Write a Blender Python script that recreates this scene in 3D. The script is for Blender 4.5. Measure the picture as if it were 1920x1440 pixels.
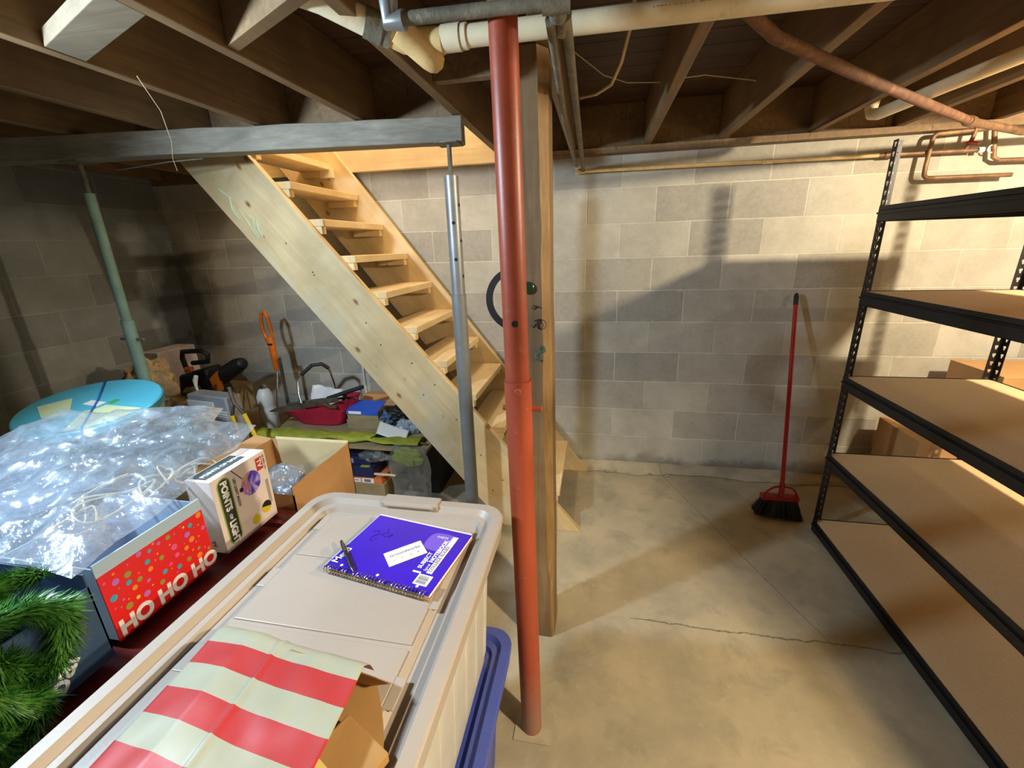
import bpy, bmesh, math, random
from mathutils import Vector, Matrix, Euler, noise
random.seed(7)
sc = bpy.context.scene
for o in list(bpy.data.objects): bpy.data.objects.remove(o)

# ------------------------------------------------------------------ camera
F = 808.6
cd = bpy.data.cameras.new('camera'); cam = bpy.data.objects.new('camera', cd)
sc.collection.objects.link(cam)
cd.sensor_fit = 'HORIZONTAL'; cd.sensor_width = 36.0; cd.lens = 36.0*F/1920.0
cd.clip_start = 0.02; cd.clip_end = 50
_p, _r, _y = 0.30797, -0.03105, -0.19883
_fw = Vector((math.sin(_y)*math.cos(_p), math.cos(_y)*math.cos(_p), -math.sin(_p)))
_rt = Vector((math.cos(_y), -math.sin(_y), 0)); _up = _rt.cross(_fw)
_X = math.cos(_r)*_rt + math.sin(_r)*_up; _U = -math.sin(_r)*_rt + math.cos(_r)*_up
m = Matrix((( _X.x, _U.x, -_fw.x, 0), (_X.y, _U.y, -_fw.y, 0), (_X.z, _U.z, -_fw.z, 1.568), (0,0,0,1)))
cam.matrix_world = m
sc.camera = cam

# ------------------------------------------------------------------ world, view
w = bpy.data.worlds.new('world'); sc.world = w; w.use_nodes = True
w.node_tree.nodes['Background'].inputs[0].default_value = (0.55, 0.62, 0.75, 1)
w.node_tree.nodes['Background'].inputs[1].default_value = 0.02
vs = sc.view_settings
vs.view_transform = 'Standard'; vs.look = 'None'; vs.gamma = 1; vs.use_curve_mapping = False
vs.exposure = 0.42

# ------------------------------------------------------------------ lamps of the basement, some added
def lamp(name, loc, power, col, size):
    l = bpy.data.lights.new(name, 'POINT'); l.energy = power; l.color = col; l.shadow_soft_size = size
    o = bpy.data.objects.new(name, l); o.location = loc; sc.collection.objects.link(o); return o
def spot(name, loc, tgt, power, col, size, ang, blend):
    l = bpy.data.lights.new(name, 'SPOT'); l.energy = power; l.color = col; l.shadow_soft_size = size; l.spot_size = math.radians(ang); l.spot_blend = blend
    o = bpy.data.objects.new(name, l); o.location = loc; o.rotation_euler = (Vector(tgt)-Vector(loc)).to_track_quat('-Z', 'Y').to_euler(); sc.collection.objects.link(o); return o
WARM = (1.0, 0.83, 0.58)
lamp('warm_light', (2.08, 1.40, 2.09), 158, WARM, 0.035)     # bare bulb over the shelving, right of the frame
spot('floor_fill_light', (1.34, 0.05, 2.04), (1.10, 0.25, 0.0), 200, WARM, 0.05, 124, 0.45)     # unseen lamp right of the camera; downward cone added to brighten the floor
lamp('warm_light', (2.9, -0.30, 2.06), 30, WARM, 0.05)      # unseen lamp added to lift the wall behind the shelving
spot('clamp_light', (-1.60, 0.42, 1.95), (0.3, 2.3, 0.6), 115, (0.66, 0.83, 1.0), 0.06, 145, 0.6)  # cold clamp lamp left of the frame
lamp('stairwell_light', (-1.2, 2.45, 3.2), 42, (1.0, 0.90, 0.74), 0.10) # lamp upstairs above the stairwell

# ------------------------------------------------------------------ helpers
C = sc.collection
def S(r, g, b):
    f = lambda c: (c/255/12.92) if c/255 <= 0.04045 else ((c/255+0.055)/1.055)**2.4
    return (f(r), f(g), f(b), 1)
ROT0 = (0, 0, 0)

class MB:
    def __init__(s): s.v = []; s.f = []; s.m = []
    def add(s, vs_, fs, mi=0, M=None):
        b = len(s.v)
        for v in vs_:
            v = Vector(v)
            s.v.append(M @ v if M is not None else v)
        for f in fs: s.f.append([b+i for i in f]); s.m.append(mi)
        return s
    def box(s, x0, x1, y0, y1, z0, z1, mi=0, M=None):
        return s.add([(x0,y0,z0),(x1,y0,z0),(x1,y1,z0),(x0,y1,z0),(x0,y0,z1),(x1,y0,z1),(x1,y1,z1),(x0,y1,z1)],
            [(0,3,2,1),(4,5,6,7),(0,1,5,4),(1,2,6,5),(2,3,7,6),(3,0,4,7)], mi, M)
    def hexa(s, p, mi=0):
        return s.add(p, [(0,3,2,1),(4,5,6,7),(0,1,5,4),(1,2,6,5),(2,3,7,6),(3,0,4,7)], mi)
    def prism(s, poly, axis, a, b, mi=0, M=None):
        n = len(poly); mk = {'x': lambda p, t: (t, p[0], p[1]), 'y': lambda p, t: (p[0], t, p[1]), 'z': lambda p, t: (p[0], p[1], t)}[axis]
        vs_ = [mk(p, a) for p in poly] + [mk(p, b) for p in poly]
        fs = [tuple(range(n)), tuple(range(2*n-1, n-1, -1))] + [(i, i+n, (i+1) % n+n, (i+1) % n) for i in range(n)]
        return s.add(vs_, fs, mi, M)
    def tube(s, pts, r, n=12, mi=0, caps=True, closed=False, M=None):
        pts = [Vector(p) for p in pts]; k = len(pts)
        rs = r if isinstance(r, (list, tuple)) else [r]*k
        up = None; rings = []
        for i, p in enumerate(pts):
            if closed: t = pts[(i+1) % k]-pts[i-1]
            else: t = pts[min(i+1, k-1)]-pts[max(i-1, 0)]
            if t.length < 1e-9: t = Vector((0, 0, 1))
            t.normalize()
            if up is None:
                up = Vector((0, 0, 1)) if abs(t.z) < .9 else Vector((0, 1, 0))
            a = t.cross(up)
            if a.length < 1e-5: a = t.cross(Vector((1, 0, 0)))
            a.normalize(); up = a.cross(t).normalized()
            rings.append([p+a*math.cos(2*math.pi*j/n)*rs[i]+up*math.sin(2*math.pi*j/n)*rs[i] for j in range(n)])
        vs_ = [v for rg in rings for v in rg]; fs = []
        for i in range(k if closed else k-1):
            for j in range(n):
                a_, b_ = i*n, ((i+1) % k)*n
                fs.append((a_+j, a_+(j+1) % n, b_+(j+1) % n, b_+j))
        if caps and not closed: fs += [tuple(range(n-1, -1, -1)), tuple((k-1)*n+j for j in range(n))]
        return s.add(vs_, fs, mi, M)
    def cyl(s, p0, p1, r, n=20, mi=0, M=None): return s.tube([p0, p1], r, n, mi, True, False, M)
    def rev(s, prof, c=(0,0,0), n=32, mi=0, M=None, caps=True):
        vs_ = []; fs = []; k = len(prof)
        for (r, z) in prof:
            for j in range(n): vs_.append((c[0]+r*math.cos(2*math.pi*j/n), c[1]+r*math.sin(2*math.pi*j/n), c[2]+z))
        for i in range(k-1):
            for j in range(n): fs.append((i*n+j, i*n+(j+1) % n, (i+1)*n+(j+1) % n, (i+1)*n+j))
        if caps: fs += [tuple(range(n-1, -1, -1)), tuple((k-1)*n+j for j in range(n))]
        return s.add(vs_, fs, mi, M)
    def disc(s, c, u, v, r, n=24, mi=0):
        c = Vector(c); u = Vector(u).normalized(); v = Vector(v).normalized()
        return s.add([c+u*r*math.cos(2*math.pi*j/n)+v*r*math.sin(2*math.pi*j/n) for j in range(n)], [tuple(range(n))], mi)
    def grid(s, fn, nu, nv, mi=0, M=None):
        vs_ = [fn(i/nu, j/nv) for i in range(nu+1) for j in range(nv+1)]
        fs = [(i*(nv+1)+j, (i+1)*(nv+1)+j, (i+1)*(nv+1)+j+1, i*(nv+1)+j+1) for i in range(nu) for j in range(nv)]
        return s.add(vs_, fs, mi, M)
    def bounds(s):
        return [min(v[i] for v in s.v) for i in range(3)], [max(v[i] for v in s.v) for i in range(3)]

def mesh_obj(name, mb, mats, smooth=None, bevel=0, thick=0, recalc=True, off=None, flat=False):
    me = bpy.data.meshes.new(name)
    vv = mb.v if off is None else [v-off for v in mb.v]
    me.from_pydata(vv, [], mb.f); me.update()
    if not isinstance(mats, (list, tuple)): mats = [mats]
    for mt in mats: me.materials.append(mt)
    if len(mats) > 1: me.polygons.foreach_set('material_index', mb.m)
    if recalc:
        bm = bmesh.new(); bm.from_mesh(me); bmesh.ops.recalc_face_normals(bm, faces=bm.faces); bm.to_mesh(me); bm.free()
    o = bpy.data.objects.new(name, me); C.objects.link(o)
    if thick:
        md = o.modifiers.new('thickness', 'SOLIDIFY'); md.thickness = thick; md.offset = 0
    if bevel:
        md = o.modifiers.new('bevel', 'BEVEL'); md.width = bevel; md.segments = 2; md.limit_method = 'ANGLE'; md.angle_limit = math.radians(40)
        md.harden_normals = False
    if smooth is not None:
        me.polygons.foreach_set('use_smooth', [True]*len(me.polygons))
        try: me.set_sharp_from_angle(angle=math.radians(smooth))
        except Exception: pass
    return o

def tag(o, label, cat=None, group=None, kind=None):
    o['label'] = label
    if cat: o['category'] = cat
    if group: o['group'] = group
    if kind: o['kind'] = kind
    return o

class Thing:
    def __init__(s, name, label, cat, loc=(0,0,0), rot=ROT0, group=None, world=True):
        s.o = bpy.data.objects.new(name, None); C.objects.link(s.o); s.o.empty_display_size = .05
        s.o.location = loc; s.o.rotation_euler = rot; s.world = world; s.loc = Vector(loc)
        tag(s.o, label, cat, group)
    def part(s, name, mb, mats, parent=None, label=None, kind=None, **k):
        o = mesh_obj(name, mb, mats, off=(s.loc if s.world else None), **k)
        o.parent = parent or s.o
        if label: o['label'] = label
        if kind: o['kind'] = kind
        return o
    def text(s, string, size, o_, u, v, mat, name='lettering', parent=None, align='LEFT', fat=0, shear=0, sx=1, ext=.0004, label=None):
        ob = text_mesh(name, string, size, o_, u, v, mat, align, fat, shear, sx, ext, s.loc if s.world else None)
        ob.parent = parent or s.o
        if label: ob['label'] = label
        return ob

def text_mesh(name, string, size, o_, u, v, mat, align='LEFT', fat=0, shear=0, sx=1, ext=.0004, off=None):
    cu = bpy.data.curves.new('tmp_text', 'FONT'); cu.body = string; cu.size = size; cu.align_x = align
    cu.extrude = ext; cu.offset = fat; cu.shear = shear; cu.resolution_u = 4
    t = bpy.data.objects.new('tmp_text', cu); C.objects.link(t)
    dg = bpy.context.evaluated_depsgraph_get(); dg.update()
    me = bpy.data.meshes.new_from_object(t.evaluated_get(dg)); bpy.data.objects.remove(t); bpy.data.curves.remove(cu)
    u = Vector(u).normalized(); v = Vector(v).normalized(); n = u.cross(v).normalized(); o_ = Vector(o_)
    for vt in me.vertices:
        q = o_+u*vt.co.x*sx+v*vt.co.y+n*vt.co.z
        vt.co = q-off if off is not None else q
    me.materials.clear(); me.materials.append(mat); me.name = name
    ob = bpy.data.objects.new(name, me); C.objects.link(ob); return ob

def solo(name, mb, mats, label, cat, group=None, kind=None, **k):
    lo, hi = mb.bounds(); off = Vector(((lo[0]+hi[0])/2, (lo[1]+hi[1])/2, lo[2]))
    o = mesh_obj(name, mb, mats, off=off, **k); o.location = off
    return tag(o, label, cat, group, kind)
def struct(name, mb, mats, label, **k):
    o = mesh_obj(name, mb, mats, **k); o['kind'] = 'structure'; o['label'] = label; return o

# ------------------------------------------------------------------ materials
MATS = {}
def nmat(name):
    mt = bpy.data.materials.new(name); mt.use_nodes = True
    nt = mt.node_tree; b = nt.nodes['Principled BSDF']; return mt, nt, b
def N(nt, t, **k):
    n = nt.nodes.new(t)
    for a, v in k.items(): setattr(n, a, v)
    return n
def L(nt, a, b): nt.links.new(a, b)
def setin(n, k, v):
    if k in n.inputs: n.inputs[k].default_value = v
def mixc(nt, fac, a, b, bt='MIX'):
    n = N(nt, 'ShaderNodeMix', data_type='RGBA', blend_type=bt)
    for k, x in ((0, fac), (6, a), (7, b)):
        if hasattr(x, 'is_linked'): L(nt, x, n.inputs[k])
        else: n.inputs[k].default_value = x
    return n.outputs[2]
def ramp(nt, src, p0, p1, c0=(0,0,0,1), c1=(1,1,1,1)):
    n = N(nt, 'ShaderNodeValToRGB'); n.color_ramp.elements[0].position = p0; n.color_ramp.elements[1].position = p1
    n.color_ramp.elements[0].color = c0; n.color_ramp.elements[1].color = c1; L(nt, src, n.inputs[0]); return n.outputs[0]
def math_(nt, op, a, b=0.0, c=0.0, clamp=False):
    n = N(nt, 'ShaderNodeMath', operation=op); n.use_clamp = clamp
    for i, x in enumerate((a, b, c)):
        if hasattr(x, 'is_linked'): L(nt, x, n.inputs[i])
        else: n.inputs[i].default_value = x
    return n.outputs[0]
def coords(nt, scale=(1,1,1), rot=(0,0,0), src='Object', loc=(0,0,0)):
    tc = N(nt, 'ShaderNodeTexCoord')
    r = N(nt, 'ShaderNodeMapping'); r.vector_type = 'POINT'; r.inputs['Rotation'].default_value = rot; r.inputs['Location'].default_value = loc
    L(nt, tc.outputs[src], r.inputs['Vector'])
    mp = N(nt, 'ShaderNodeMapping'); mp.inputs['Scale'].default_value = scale; L(nt, r.outputs[0], mp.inputs['Vector'])
    return mp.outputs[0]
def noise_(nt, vec, scale, detail=4, rough=.55, dist=0):
    n = N(nt, 'ShaderNodeTexNoise'); n.inputs['Scale'].default_value = scale; n.inputs['Detail'].default_value = detail
    n.inputs['Roughness'].default_value = rough; n.inputs['Distortion'].default_value = dist; L(nt, vec, n.inputs['Vector']); return n.outputs['Fac']
def bump(nt, b, h, strength=.3, dist=.01):
    n = N(nt, 'ShaderNodeBump'); n.inputs['Strength'].default_value = strength; n.inputs['Distance'].default_value = dist
    L(nt, h, n.inputs['Height']); L(nt, n.outputs[0], b.inputs['Normal'])

def plain(name, col, rough=.6, metal=0, var=.12, vscale=9, bmp=0, bscale=60, spec=None, dust=0, dustcol=None):
    if name in MATS: return MATS[name]
    mt, nt, b = nmat(name); c = coords(nt)
    n = noise_(nt, c, vscale, 5)
    dark = tuple(x*(1-var) for x in col[:3])+(1,); lite = tuple(min(1, x*(1+var)) for x in col[:3])+(1,)
    cc = mixc(nt, ramp(nt, n, .35, .65), dark, lite)
    if dust:
        d = ramp(nt, noise_(nt, c, 22, 6, .7), .62-dust*.3, .8-dust*.2)
        cc = mixc(nt, d, cc, dustcol or S(170,160,140))
    L(nt, cc, b.inputs['Base Color'])
    b.inputs['Roughness'].default_value = rough; b.inputs['Metallic'].default_value = metal
    if spec is not None: setin(b, 'Specular IOR Level', spec)
    if bmp: bump(nt, b, noise_(nt, c, bscale, 5), bmp, .004)
    MATS[name] = mt; return mt

def wood(name, c1, c2, grain=(3, 55, 55), rot=(0,0,0), rough=.65, knots=0, knotcol=None, stain=None, bmp=.15, flat=None):
    if name in MATS: return MATS[name]
    mt, nt, b = nmat(name)
    v = coords(nt, grain, rot)
    g = noise_(nt, v, 1.0, 5, .6, .6)
    cc = mixc(nt, ramp(nt, g, .3, .7), c1, c2)
    v2 = coords(nt, (1,1,1), rot)
    big = noise_(nt, v2, 4.5, 4)
    cc = mixc(nt, ramp(nt, big, .35, .75), cc, tuple(x*.86 for x in c1[:3])+(1,))
    if stain: cc = mixc(nt, ramp(nt, noise_(nt, v2, 3.0, 6, .65), .5, .62), cc, stain)
    if knots:
        ks = [grain[0]*.9, grain[1]*.12, grain[2]*.12]
        if flat is not None: ks = [x*2.6 for x in ks]; ks[flat] = 0
        vk = coords(nt, tuple(ks), rot)
        vo = N(nt, 'ShaderNodeTexVoronoi'); vo.inputs['Scale'].default_value = knots; L(nt, vk, vo.inputs['Vector'])
        k = ramp(nt, vo.outputs['Distance'], .05, .13, (1,1,1,1), (0,0,0,1))
        cc = mixc(nt, k, cc, knotcol or S(110,75,45))
    L(nt, cc, b.inputs['Base Color']); b.inputs['Roughness'].default_value = rough
    if bmp: bump(nt, b, g, bmp, .003)
    MATS[name] = mt; return mt

def block_wall(name, horiz, shade_tone=1.0):
    mt, nt, b = nmat(name)
    tc = N(nt, 'ShaderNodeTexCoord'); sp = N(nt, 'ShaderNodeSeparateXYZ'); L(nt, tc.outputs['Object'], sp.inputs[0])
    cb = N(nt, 'ShaderNodeCombineXYZ')
    # running bond: 16 in blocks, 8 in courses; joints measured on the wall
    h = math_(nt, 'ADD', sp.outputs['X' if horiz == 'x' else 'Y'], 0.078+40*.4095+ (0 if horiz == 'x' else .1))
    z = math_(nt, 'ADD', sp.outputs['Z'], -1.887+20*.2032)
    warp = N(nt, 'ShaderNodeTexNoise'); warp.inputs['Scale'].default_value = 6; L(nt, tc.outputs['Object'], warp.inputs['Vector'])
    wz = math_(nt, 'MULTIPLY_ADD', warp.outputs['Fac'], .008, -.004)
    z = math_(nt, 'ADD', z, wz); h = math_(nt, 'ADD', h, wz)
    L(nt, h, cb.inputs[0]); L(nt, z, cb.inputs[1])
    br = N(nt, 'ShaderNodeTexBrick'); br.offset = .5; br.squash = 1
    br.inputs['Scale'].default_value = 1; br.inputs['Brick Width'].default_value = .4095; br.inputs['Row Height'].default_value = .2032
    br.inputs['Mortar Size'].default_value = .0045; br.inputs['Mortar Smooth'].default_value = .5; br.inputs['Bias'].default_value = -.1
    br.inputs['Color1'].default_value = S(162,158,146); br.inputs['Color2'].default_value = S(200,196,180); br.inputs['Mortar'].default_value = S(208,203,186)
    L(nt, cb.outputs[0], br.inputs['Vector'])
    c0 = tc.outputs['Object']
    n1 = noise_(nt, c0, 5, 6, .65); n2 = noise_(nt, c0, 38, 4, .7); n3 = noise_(nt, c0, 1.7, 4, .6)
    cc = mixc(nt, ramp(nt, n1, .38, .62), br.outputs['Color'], S(132,128,116))
    cc = mixc(nt, .35, br.outputs['Color'], cc)
    cc = mixc(nt, math_(nt, 'MULTIPLY', ramp(nt, n2, .35, .75), .25), cc, S(205,200,186))
    cc = mixc(nt, math_(nt, 'MULTIPLY', ramp(nt, n3, .58, .70), .3), cc, S(134,124,106))
    # chalky mortar smears along the bed joints
    sm = math_(nt, 'MULTIPLY', ramp(nt, noise_(nt, coords(nt, (3, 3, 14)), 2.2, 5, .7), .6, .7), .55)
    fr = math_(nt, 'FRACT', math_(nt, 'DIVIDE', z, .2032)); near = math_(nt, 'ABSOLUTE', math_(nt, 'SUBTRACT', fr, .5))
    nearj = ramp(nt, near, .40, .49)
    cc = mixc(nt, math_(nt, 'MULTIPLY', sm, nearj), cc, S(226,220,202))
    if horiz == 'x':   # lowest course darker, with an uneven upper edge
        lowz = math_(nt, 'SUBTRACT', math_(nt, 'MULTIPLY_ADD', n1, .22, .02), sp.outputs['Z'])
        cc = mixc(nt, math_(nt, 'MULTIPLY', ramp(nt, lowz, -.02, .07), .6), cc, S(96,90,76))
    # black mould stain by the left corner
    dv = N(nt, 'ShaderNodeVectorMath', operation='DISTANCE'); dv.inputs[1].default_value = (-3.16, 2.9, 1.28)
    sc_ = N(nt, 'ShaderNodeVectorMath', operation='MULTIPLY'); sc_.inputs[1].default_value = (1, 1, .55)
    wv = N(nt, 'ShaderNodeVectorMath', operation='ADD')
    L(nt, c0, wv.inputs[0])
    wn = N(nt, 'ShaderNodeTexNoise'); wn.inputs['Scale'].default_value = 5; L(nt, c0, wn.inputs['Vector'])
    ws = N(nt, 'ShaderNodeVectorMath', operation='SCALE'); ws.inputs['Scale'].default_value = .35; L(nt, wn.outputs['Color'], ws.inputs[0])
    L(nt, ws.outputs[0], wv.inputs[1]); L(nt, wv.outputs[0], sc_.inputs[0])
    dv.inputs[1].default_value = (-3.0, 3.05, (1.22+.17)*.55); L(nt, sc_.outputs[0], dv.inputs[0])
    cc = mixc(nt, math_(nt, 'MULTIPLY', ramp(nt, dv.outputs['Value'], .16, .34, (1,1,1,1), (0,0,0,1)), .85), cc, S(40,36,28))
    if shade_tone != 1.0: cc = mixc(nt, 1.0, cc, (shade_tone*.86, shade_tone*.98, shade_tone*1.14, 1), 'MULTIPLY')  # dim, bluish shade put into the side wall colour
    L(nt, cc, b.inputs['Base Color']); b.inputs['Roughness'].default_value = .88
    hh = math_(nt, 'ADD', math_(nt, 'MULTIPLY', br.outputs['Fac'], -.6), math_(nt, 'MULTIPLY', n2, .35))
    bump(nt, b, hh, .5, .006)
    return mt

def floor_mat():
    mt, nt, b = nmat('concrete_floor')
    tc = N(nt, 'ShaderNodeTexCoord'); c0 = tc.outputs['Object']; sp = N(nt, 'ShaderNodeSeparateXYZ'); L(nt, c0, sp.inputs[0])
    n1 = noise_(nt, c0, 2.2, 7, .6); n2 = noise_(nt, c0, 26, 5, .7); n3 = noise_(nt, c0, 5.5, 6, .6, .4)
    cc = mixc(nt, ramp(nt, n1, .35, .65), S(152,144,122), S(186,172,142))
    cc = mixc(nt, math_(nt, 'MULTIPLY', ramp(nt, n3, .52, .66), .5), cc, S(132,128,110))
    cc = mixc(nt, math_(nt, 'MULTIPLY', ramp(nt, n2, .55, .8), .22), cc, S(212,200,172))
    # cracks: one across the slab, one running to the shelves
    wob = math_(nt, 'MULTIPLY_ADD', noise_(nt, c0, 7, 6, .7), .07, -.035)
    l1 = math_(nt, 'ABSOLUTE', math_(nt, 'ADD', math_(nt, 'SUBTRACT', sp.outputs['Y'], 1.553), wob))
    k1 = math_(nt, 'MULTIPLY', math_(nt, 'LESS_THAN', l1, .0032), math_(nt, 'GREATER_THAN', sp.outputs['X'], .18))
    d2 = math_(nt, 'SUBTRACT', math_(nt, 'ADD', math_(nt, 'MULTIPLY', sp.outputs['X'], .937), math_(nt, 'MULTIPLY', sp.outputs['Y'], .349)), 1.449)
    l2 = math_(nt, 'ABSOLUTE', math_(nt, 'ADD', d2, math_(nt, 'MULTIPLY', wob, .5)))
    k2 = math_(nt, 'MULTIPLY', math_(nt, 'LESS_THAN', l2, .0016), math_(nt, 'GREATER_THAN', sp.outputs['Y'], 1.54))
    cr = math_(nt, 'MAXIMUM', k1, k2)
    cc = mixc(nt, math_(nt, 'MULTIPLY', cr, .75), cc, S(84,78,64))
    L(nt, cc, b.inputs['Base Color']); b.inputs['Roughness'].default_value = .72
    hh = math_(nt, 'ADD', math_(nt, 'MULTIPLY', cr, -1.0), math_(nt, 'ADD', math_(nt, 'MULTIPLY', n2, .25), math_(nt, 'MULTIPLY', n3, .5)))
    bump(nt, b, hh, .35, .006)
    return mt

def translucent(name, col, alpha_clear=.6, rough=.15, gloss=.35):
    """clear or milky plastic film: part see-through, part shiny, part tinted"""
    mt = bpy.data.materials.new(name); mt.use_nodes = True; nt = mt.node_tree; nt.nodes.clear()
    out = N(nt, 'ShaderNodeOutputMaterial'); tr = N(nt, 'ShaderNodeBsdfTransparent'); tr.inputs[0].default_value = (.93,.95,.97,1)
    df = N(nt, 'ShaderNodeBsdfDiffuse'); df.inputs[0].default_value = col
    tl = N(nt, 'ShaderNodeBsdfTranslucent'); tl.inputs[0].default_value = col
    gl = N(nt, 'ShaderNodeBsdfGlossy'); gl.inputs['Roughness'].default_value = rough; gl.inputs[0].default_value = (1,1,1,1)
    c = coords(nt); n = noise_(nt, c, 14, 6, .65, 1.5)
    fac = math_(nt, 'MULTIPLY_ADD', ramp(nt, n, .35, .7), .3, 1-alpha_clear-.15, clamp=True)
    a = N(nt, 'ShaderNodeMixShader'); a.inputs[0].default_value = .5; L(nt, df.outputs[0], a.inputs[1]); L(nt, tl.outputs[0], a.inputs[2])
    m1 = N(nt, 'ShaderNodeMixShader'); L(nt, fac, m1.inputs[0]); L(nt, tr.outputs[0], m1.inputs[1]); L(nt, a.outputs[0], m1.inputs[2])
    lw = N(nt, 'ShaderNodeLayerWeight'); lw.inputs[0].default_value = gloss
    m2 = N(nt, 'ShaderNodeMixShader'); L(nt, math_(nt, 'MULTIPLY_ADD', lw.outputs['Facing'], .5, .07, clamp=True), m2.inputs[0])
    L(nt, m1.outputs[0], m2.inputs[1]); L(nt, gl.outputs[0], m2.inputs[2])
    bp = N(nt, 'ShaderNodeBump'); bp.inputs['Strength'].default_value = .9; bp.inputs['Distance'].default_value = .006
    L(nt, noise_(nt, c, 30, 4, .6, 2), bp.inputs['Height']); L(nt, bp.outputs[0], gl.inputs['Normal'])
    L(nt, m2.outputs[0], out.inputs[0]); return mt

M = {}
M['wallx'] = block_wall('concrete_block_wall', 'x'); M['wally'] = block_wall('shaded_block_side_wall', 'y', .5)
M['floor'] = floor_mat()
M['joist'] = wood('old_joist_wood', S(112,88,58), S(146,116,78), (50, 2.5, 50), knots=.8, knotcol=S(70,45,25))
M['subfloor'] = wood('subfloor_planks', S(74,50,28), S(104,74,44), (2.5, 40, 40))
M['greywood'] = wood('grey_weathered_wood', S(118,112,98), S(158,150,132), (2.0, 60, 60), bmp=.5)
M['post'] = wood('old_post_wood', S(110,86,56), S(146,118,80), (40, 40, 2.2), knots=.9, bmp=.4)
M['bark'] = wood('post_wane', S(130,100,60), S(178,144,92), (45, 45, 5), bmp=.8)
M['pine_s'] = wood('pine_stringer', S(206,178,128), S(232,208,160), (1.6, 22, 22), rot=(0, math.radians(-50.8), 0), knots=1.3, knotcol=S(140,96,56), stain=S(206,190,156), flat=1)
M['pine'] = wood('pine_tread', S(220,190,138), S(240,218,172), (40, 2.2, 40), knots=.8, knotcol=S(150,100,56))
M['pinex'] = wood('pine_board', S(222,202,164), S(240,226,192), (2.2, 40, 40), knots=.8, knotcol=S(150,100,56))
M['redpaint'] = plain('red_primer_paint', S(154,68,42), .42, 0, .10, 14, .08, 70, dust=.10, dustcol=S(150,110,90))
M['dustyred'] = plain('dusty_red_paint', S(160,78,52), .55, 0, .14, 18, .12, 70, dust=.3, dustcol=S(160,132,112))
M['galv'] = plain('galvanised_steel', S(150,152,152), .42, .45, .12, 10, .06, 60, dust=.15, dustcol=S(150,150,145))
M['galvlow'] = plain('dull_grey_steel', S(138,140,138), .55, .35, .12, 8, .08, 60, dust=.2, dustcol=S(160,156,146))
M['iron'] = plain('dusty_iron_pipe', S(112,108,92), .7, .2, .2, 16, .4, 90, dust=.4, dustcol=S(150,142,118))
M['teal'] = plain('pale_green_paint', S(120,150,138), .6, 0, .15, 10, .1)
M['pvc'] = plain('dusty_white_pvc', S(226,214,180), .45, 0, .06, 14, dust=.1, dustcol=S(196,176,130))
M['pvcyellow'] = plain('yellowed_pvc', S(220,190,130), .4, 0, .12, 20, dust=.1, dustcol=S(180,140,80))
M['copper'] = plain('tarnished_copper', S(132,100,74), .55, .35, .25, 20, .15, 80, dust=.35, dustcol=S(170,138,100))
M['rust'] = plain('rusty_brown_pipe', S(100,68,48), .8, 0, .25, 24, .5, 80, dust=.25, dustcol=S(150,112,80))
M['redplastic'] = plain('red_enamel', S(176,28,26), .35, 0, .08)
M['black'] = plain('black_metal', S(26,24,26), .45, .2, .15)
M['blackp'] = plain('black_plastic', S(24,23,25), .5, 0, .2)
M['particle'] = plain('particle_board', S(204,176,134), .75, 0, .05, 120, .1, 300)
M['chrome'] = plain('bright_steel', S(200,200,200), .15, 1, .04)
M['taupe'] = plain('taupe_plastic', S(174,163,151), .42, 0, .04, 5, .05, 200)
M['toteclear'] = plain('milky_plastic_tote', S(206,202,188), .35, 0, .1, 6)
M['blueplastic'] = plain('blue_plastic', S(70,86,170), .35, 0, .06)
M['purple'] = plain('purple_cover', S(54,22,190), .32, 0, .10, 6)
M['lilac'] = plain('lilac_print', S(118,90,214), .35, 0, .03)
M['white'] = plain('white_paper', S(236,234,228), .6, 0, .03)
M['offwhite'] = plain('white_print', S(240,238,234), .5, 0, .02)
M['inkgrey'] = plain('grey_ink', S(120,120,124), .6, 0, .05)
M['inkblack'] = plain('black_ink', S(28,26,30), .6, 0, .05)
M['cardboard'] = plain('brown_cardboard', S(186,142,92), .8, 0, .06, 10, .06, 120)
M['cardlight'] = plain('pale_cardboard', S(206,184,138), .8, 0, .05, 10, .06, 120)
M['carddark'] = plain('dusty_cardboard', S(150,132,96), .85, 0, .1, 10, .06, 120)
M['kraft'] = plain('kraft_paper', S(172,132,78), .8, 0, .08, 10)
M['darkred'] = plain('dark_red_plastic', S(118,42,38), .3, 0, .35, 14, dust=.15, dustcol=S(150,90,76))
M['bluegrey'] = plain('slate_blue_card', S(70,96,124), .6, 0, .05)
M['paleblue'] = plain('pale_blue_card', S(176,200,218), .55, 0, .03)
M['gold'] = plain('yellow_gold_print', S(226,196,40), .5, 0, .05)
M['orange'] = plain('orange_plastic', S(214,110,22), .4, 0, .08)
M['yellow'] = plain('yellow_plastic', S(226,190,50), .45, 0, .08)
M['lime'] = plain('lime_yellow_fabric', S(150,156,48), .7, 0, .25, 12, .2, 40)
M['navy'] = plain('navy_print', S(32,36,74), .5, 0, .15)
M['blueprint'] = plain('bright_blue_print', S(42,90,200), .5, 0, .05)
M['orangeprint'] = plain('orange_print', S(220,120,64), .6, 0, .05)
M['crimson'] = plain('crimson_fabric', S(178,26,54), .7, 0, .12, 8, .2, 30)
M['tealblue'] = plain('turquoise_lid', S(88,186,208), .4, 0, .05, 6)
M['palegreen'] = plain('pale_yellow_label', S(212,226,176), .6, 0, .05)
M['green'] = plain('green_print', S(60,170,80), .6, 0, .05)
M['strap'] = plain('blue_strap', S(40,104,190), .5, 0, .05)
M['whitep'] = plain('white_plastic', S(222,220,212), .4, 0, .05)
M['greyp'] = plain('grey_plastic', S(150,154,156), .5, 0, .08)
M['bladewood'] = plain('rusty_blade', S(94,84,70), .6, .4, .3, 20)
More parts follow.
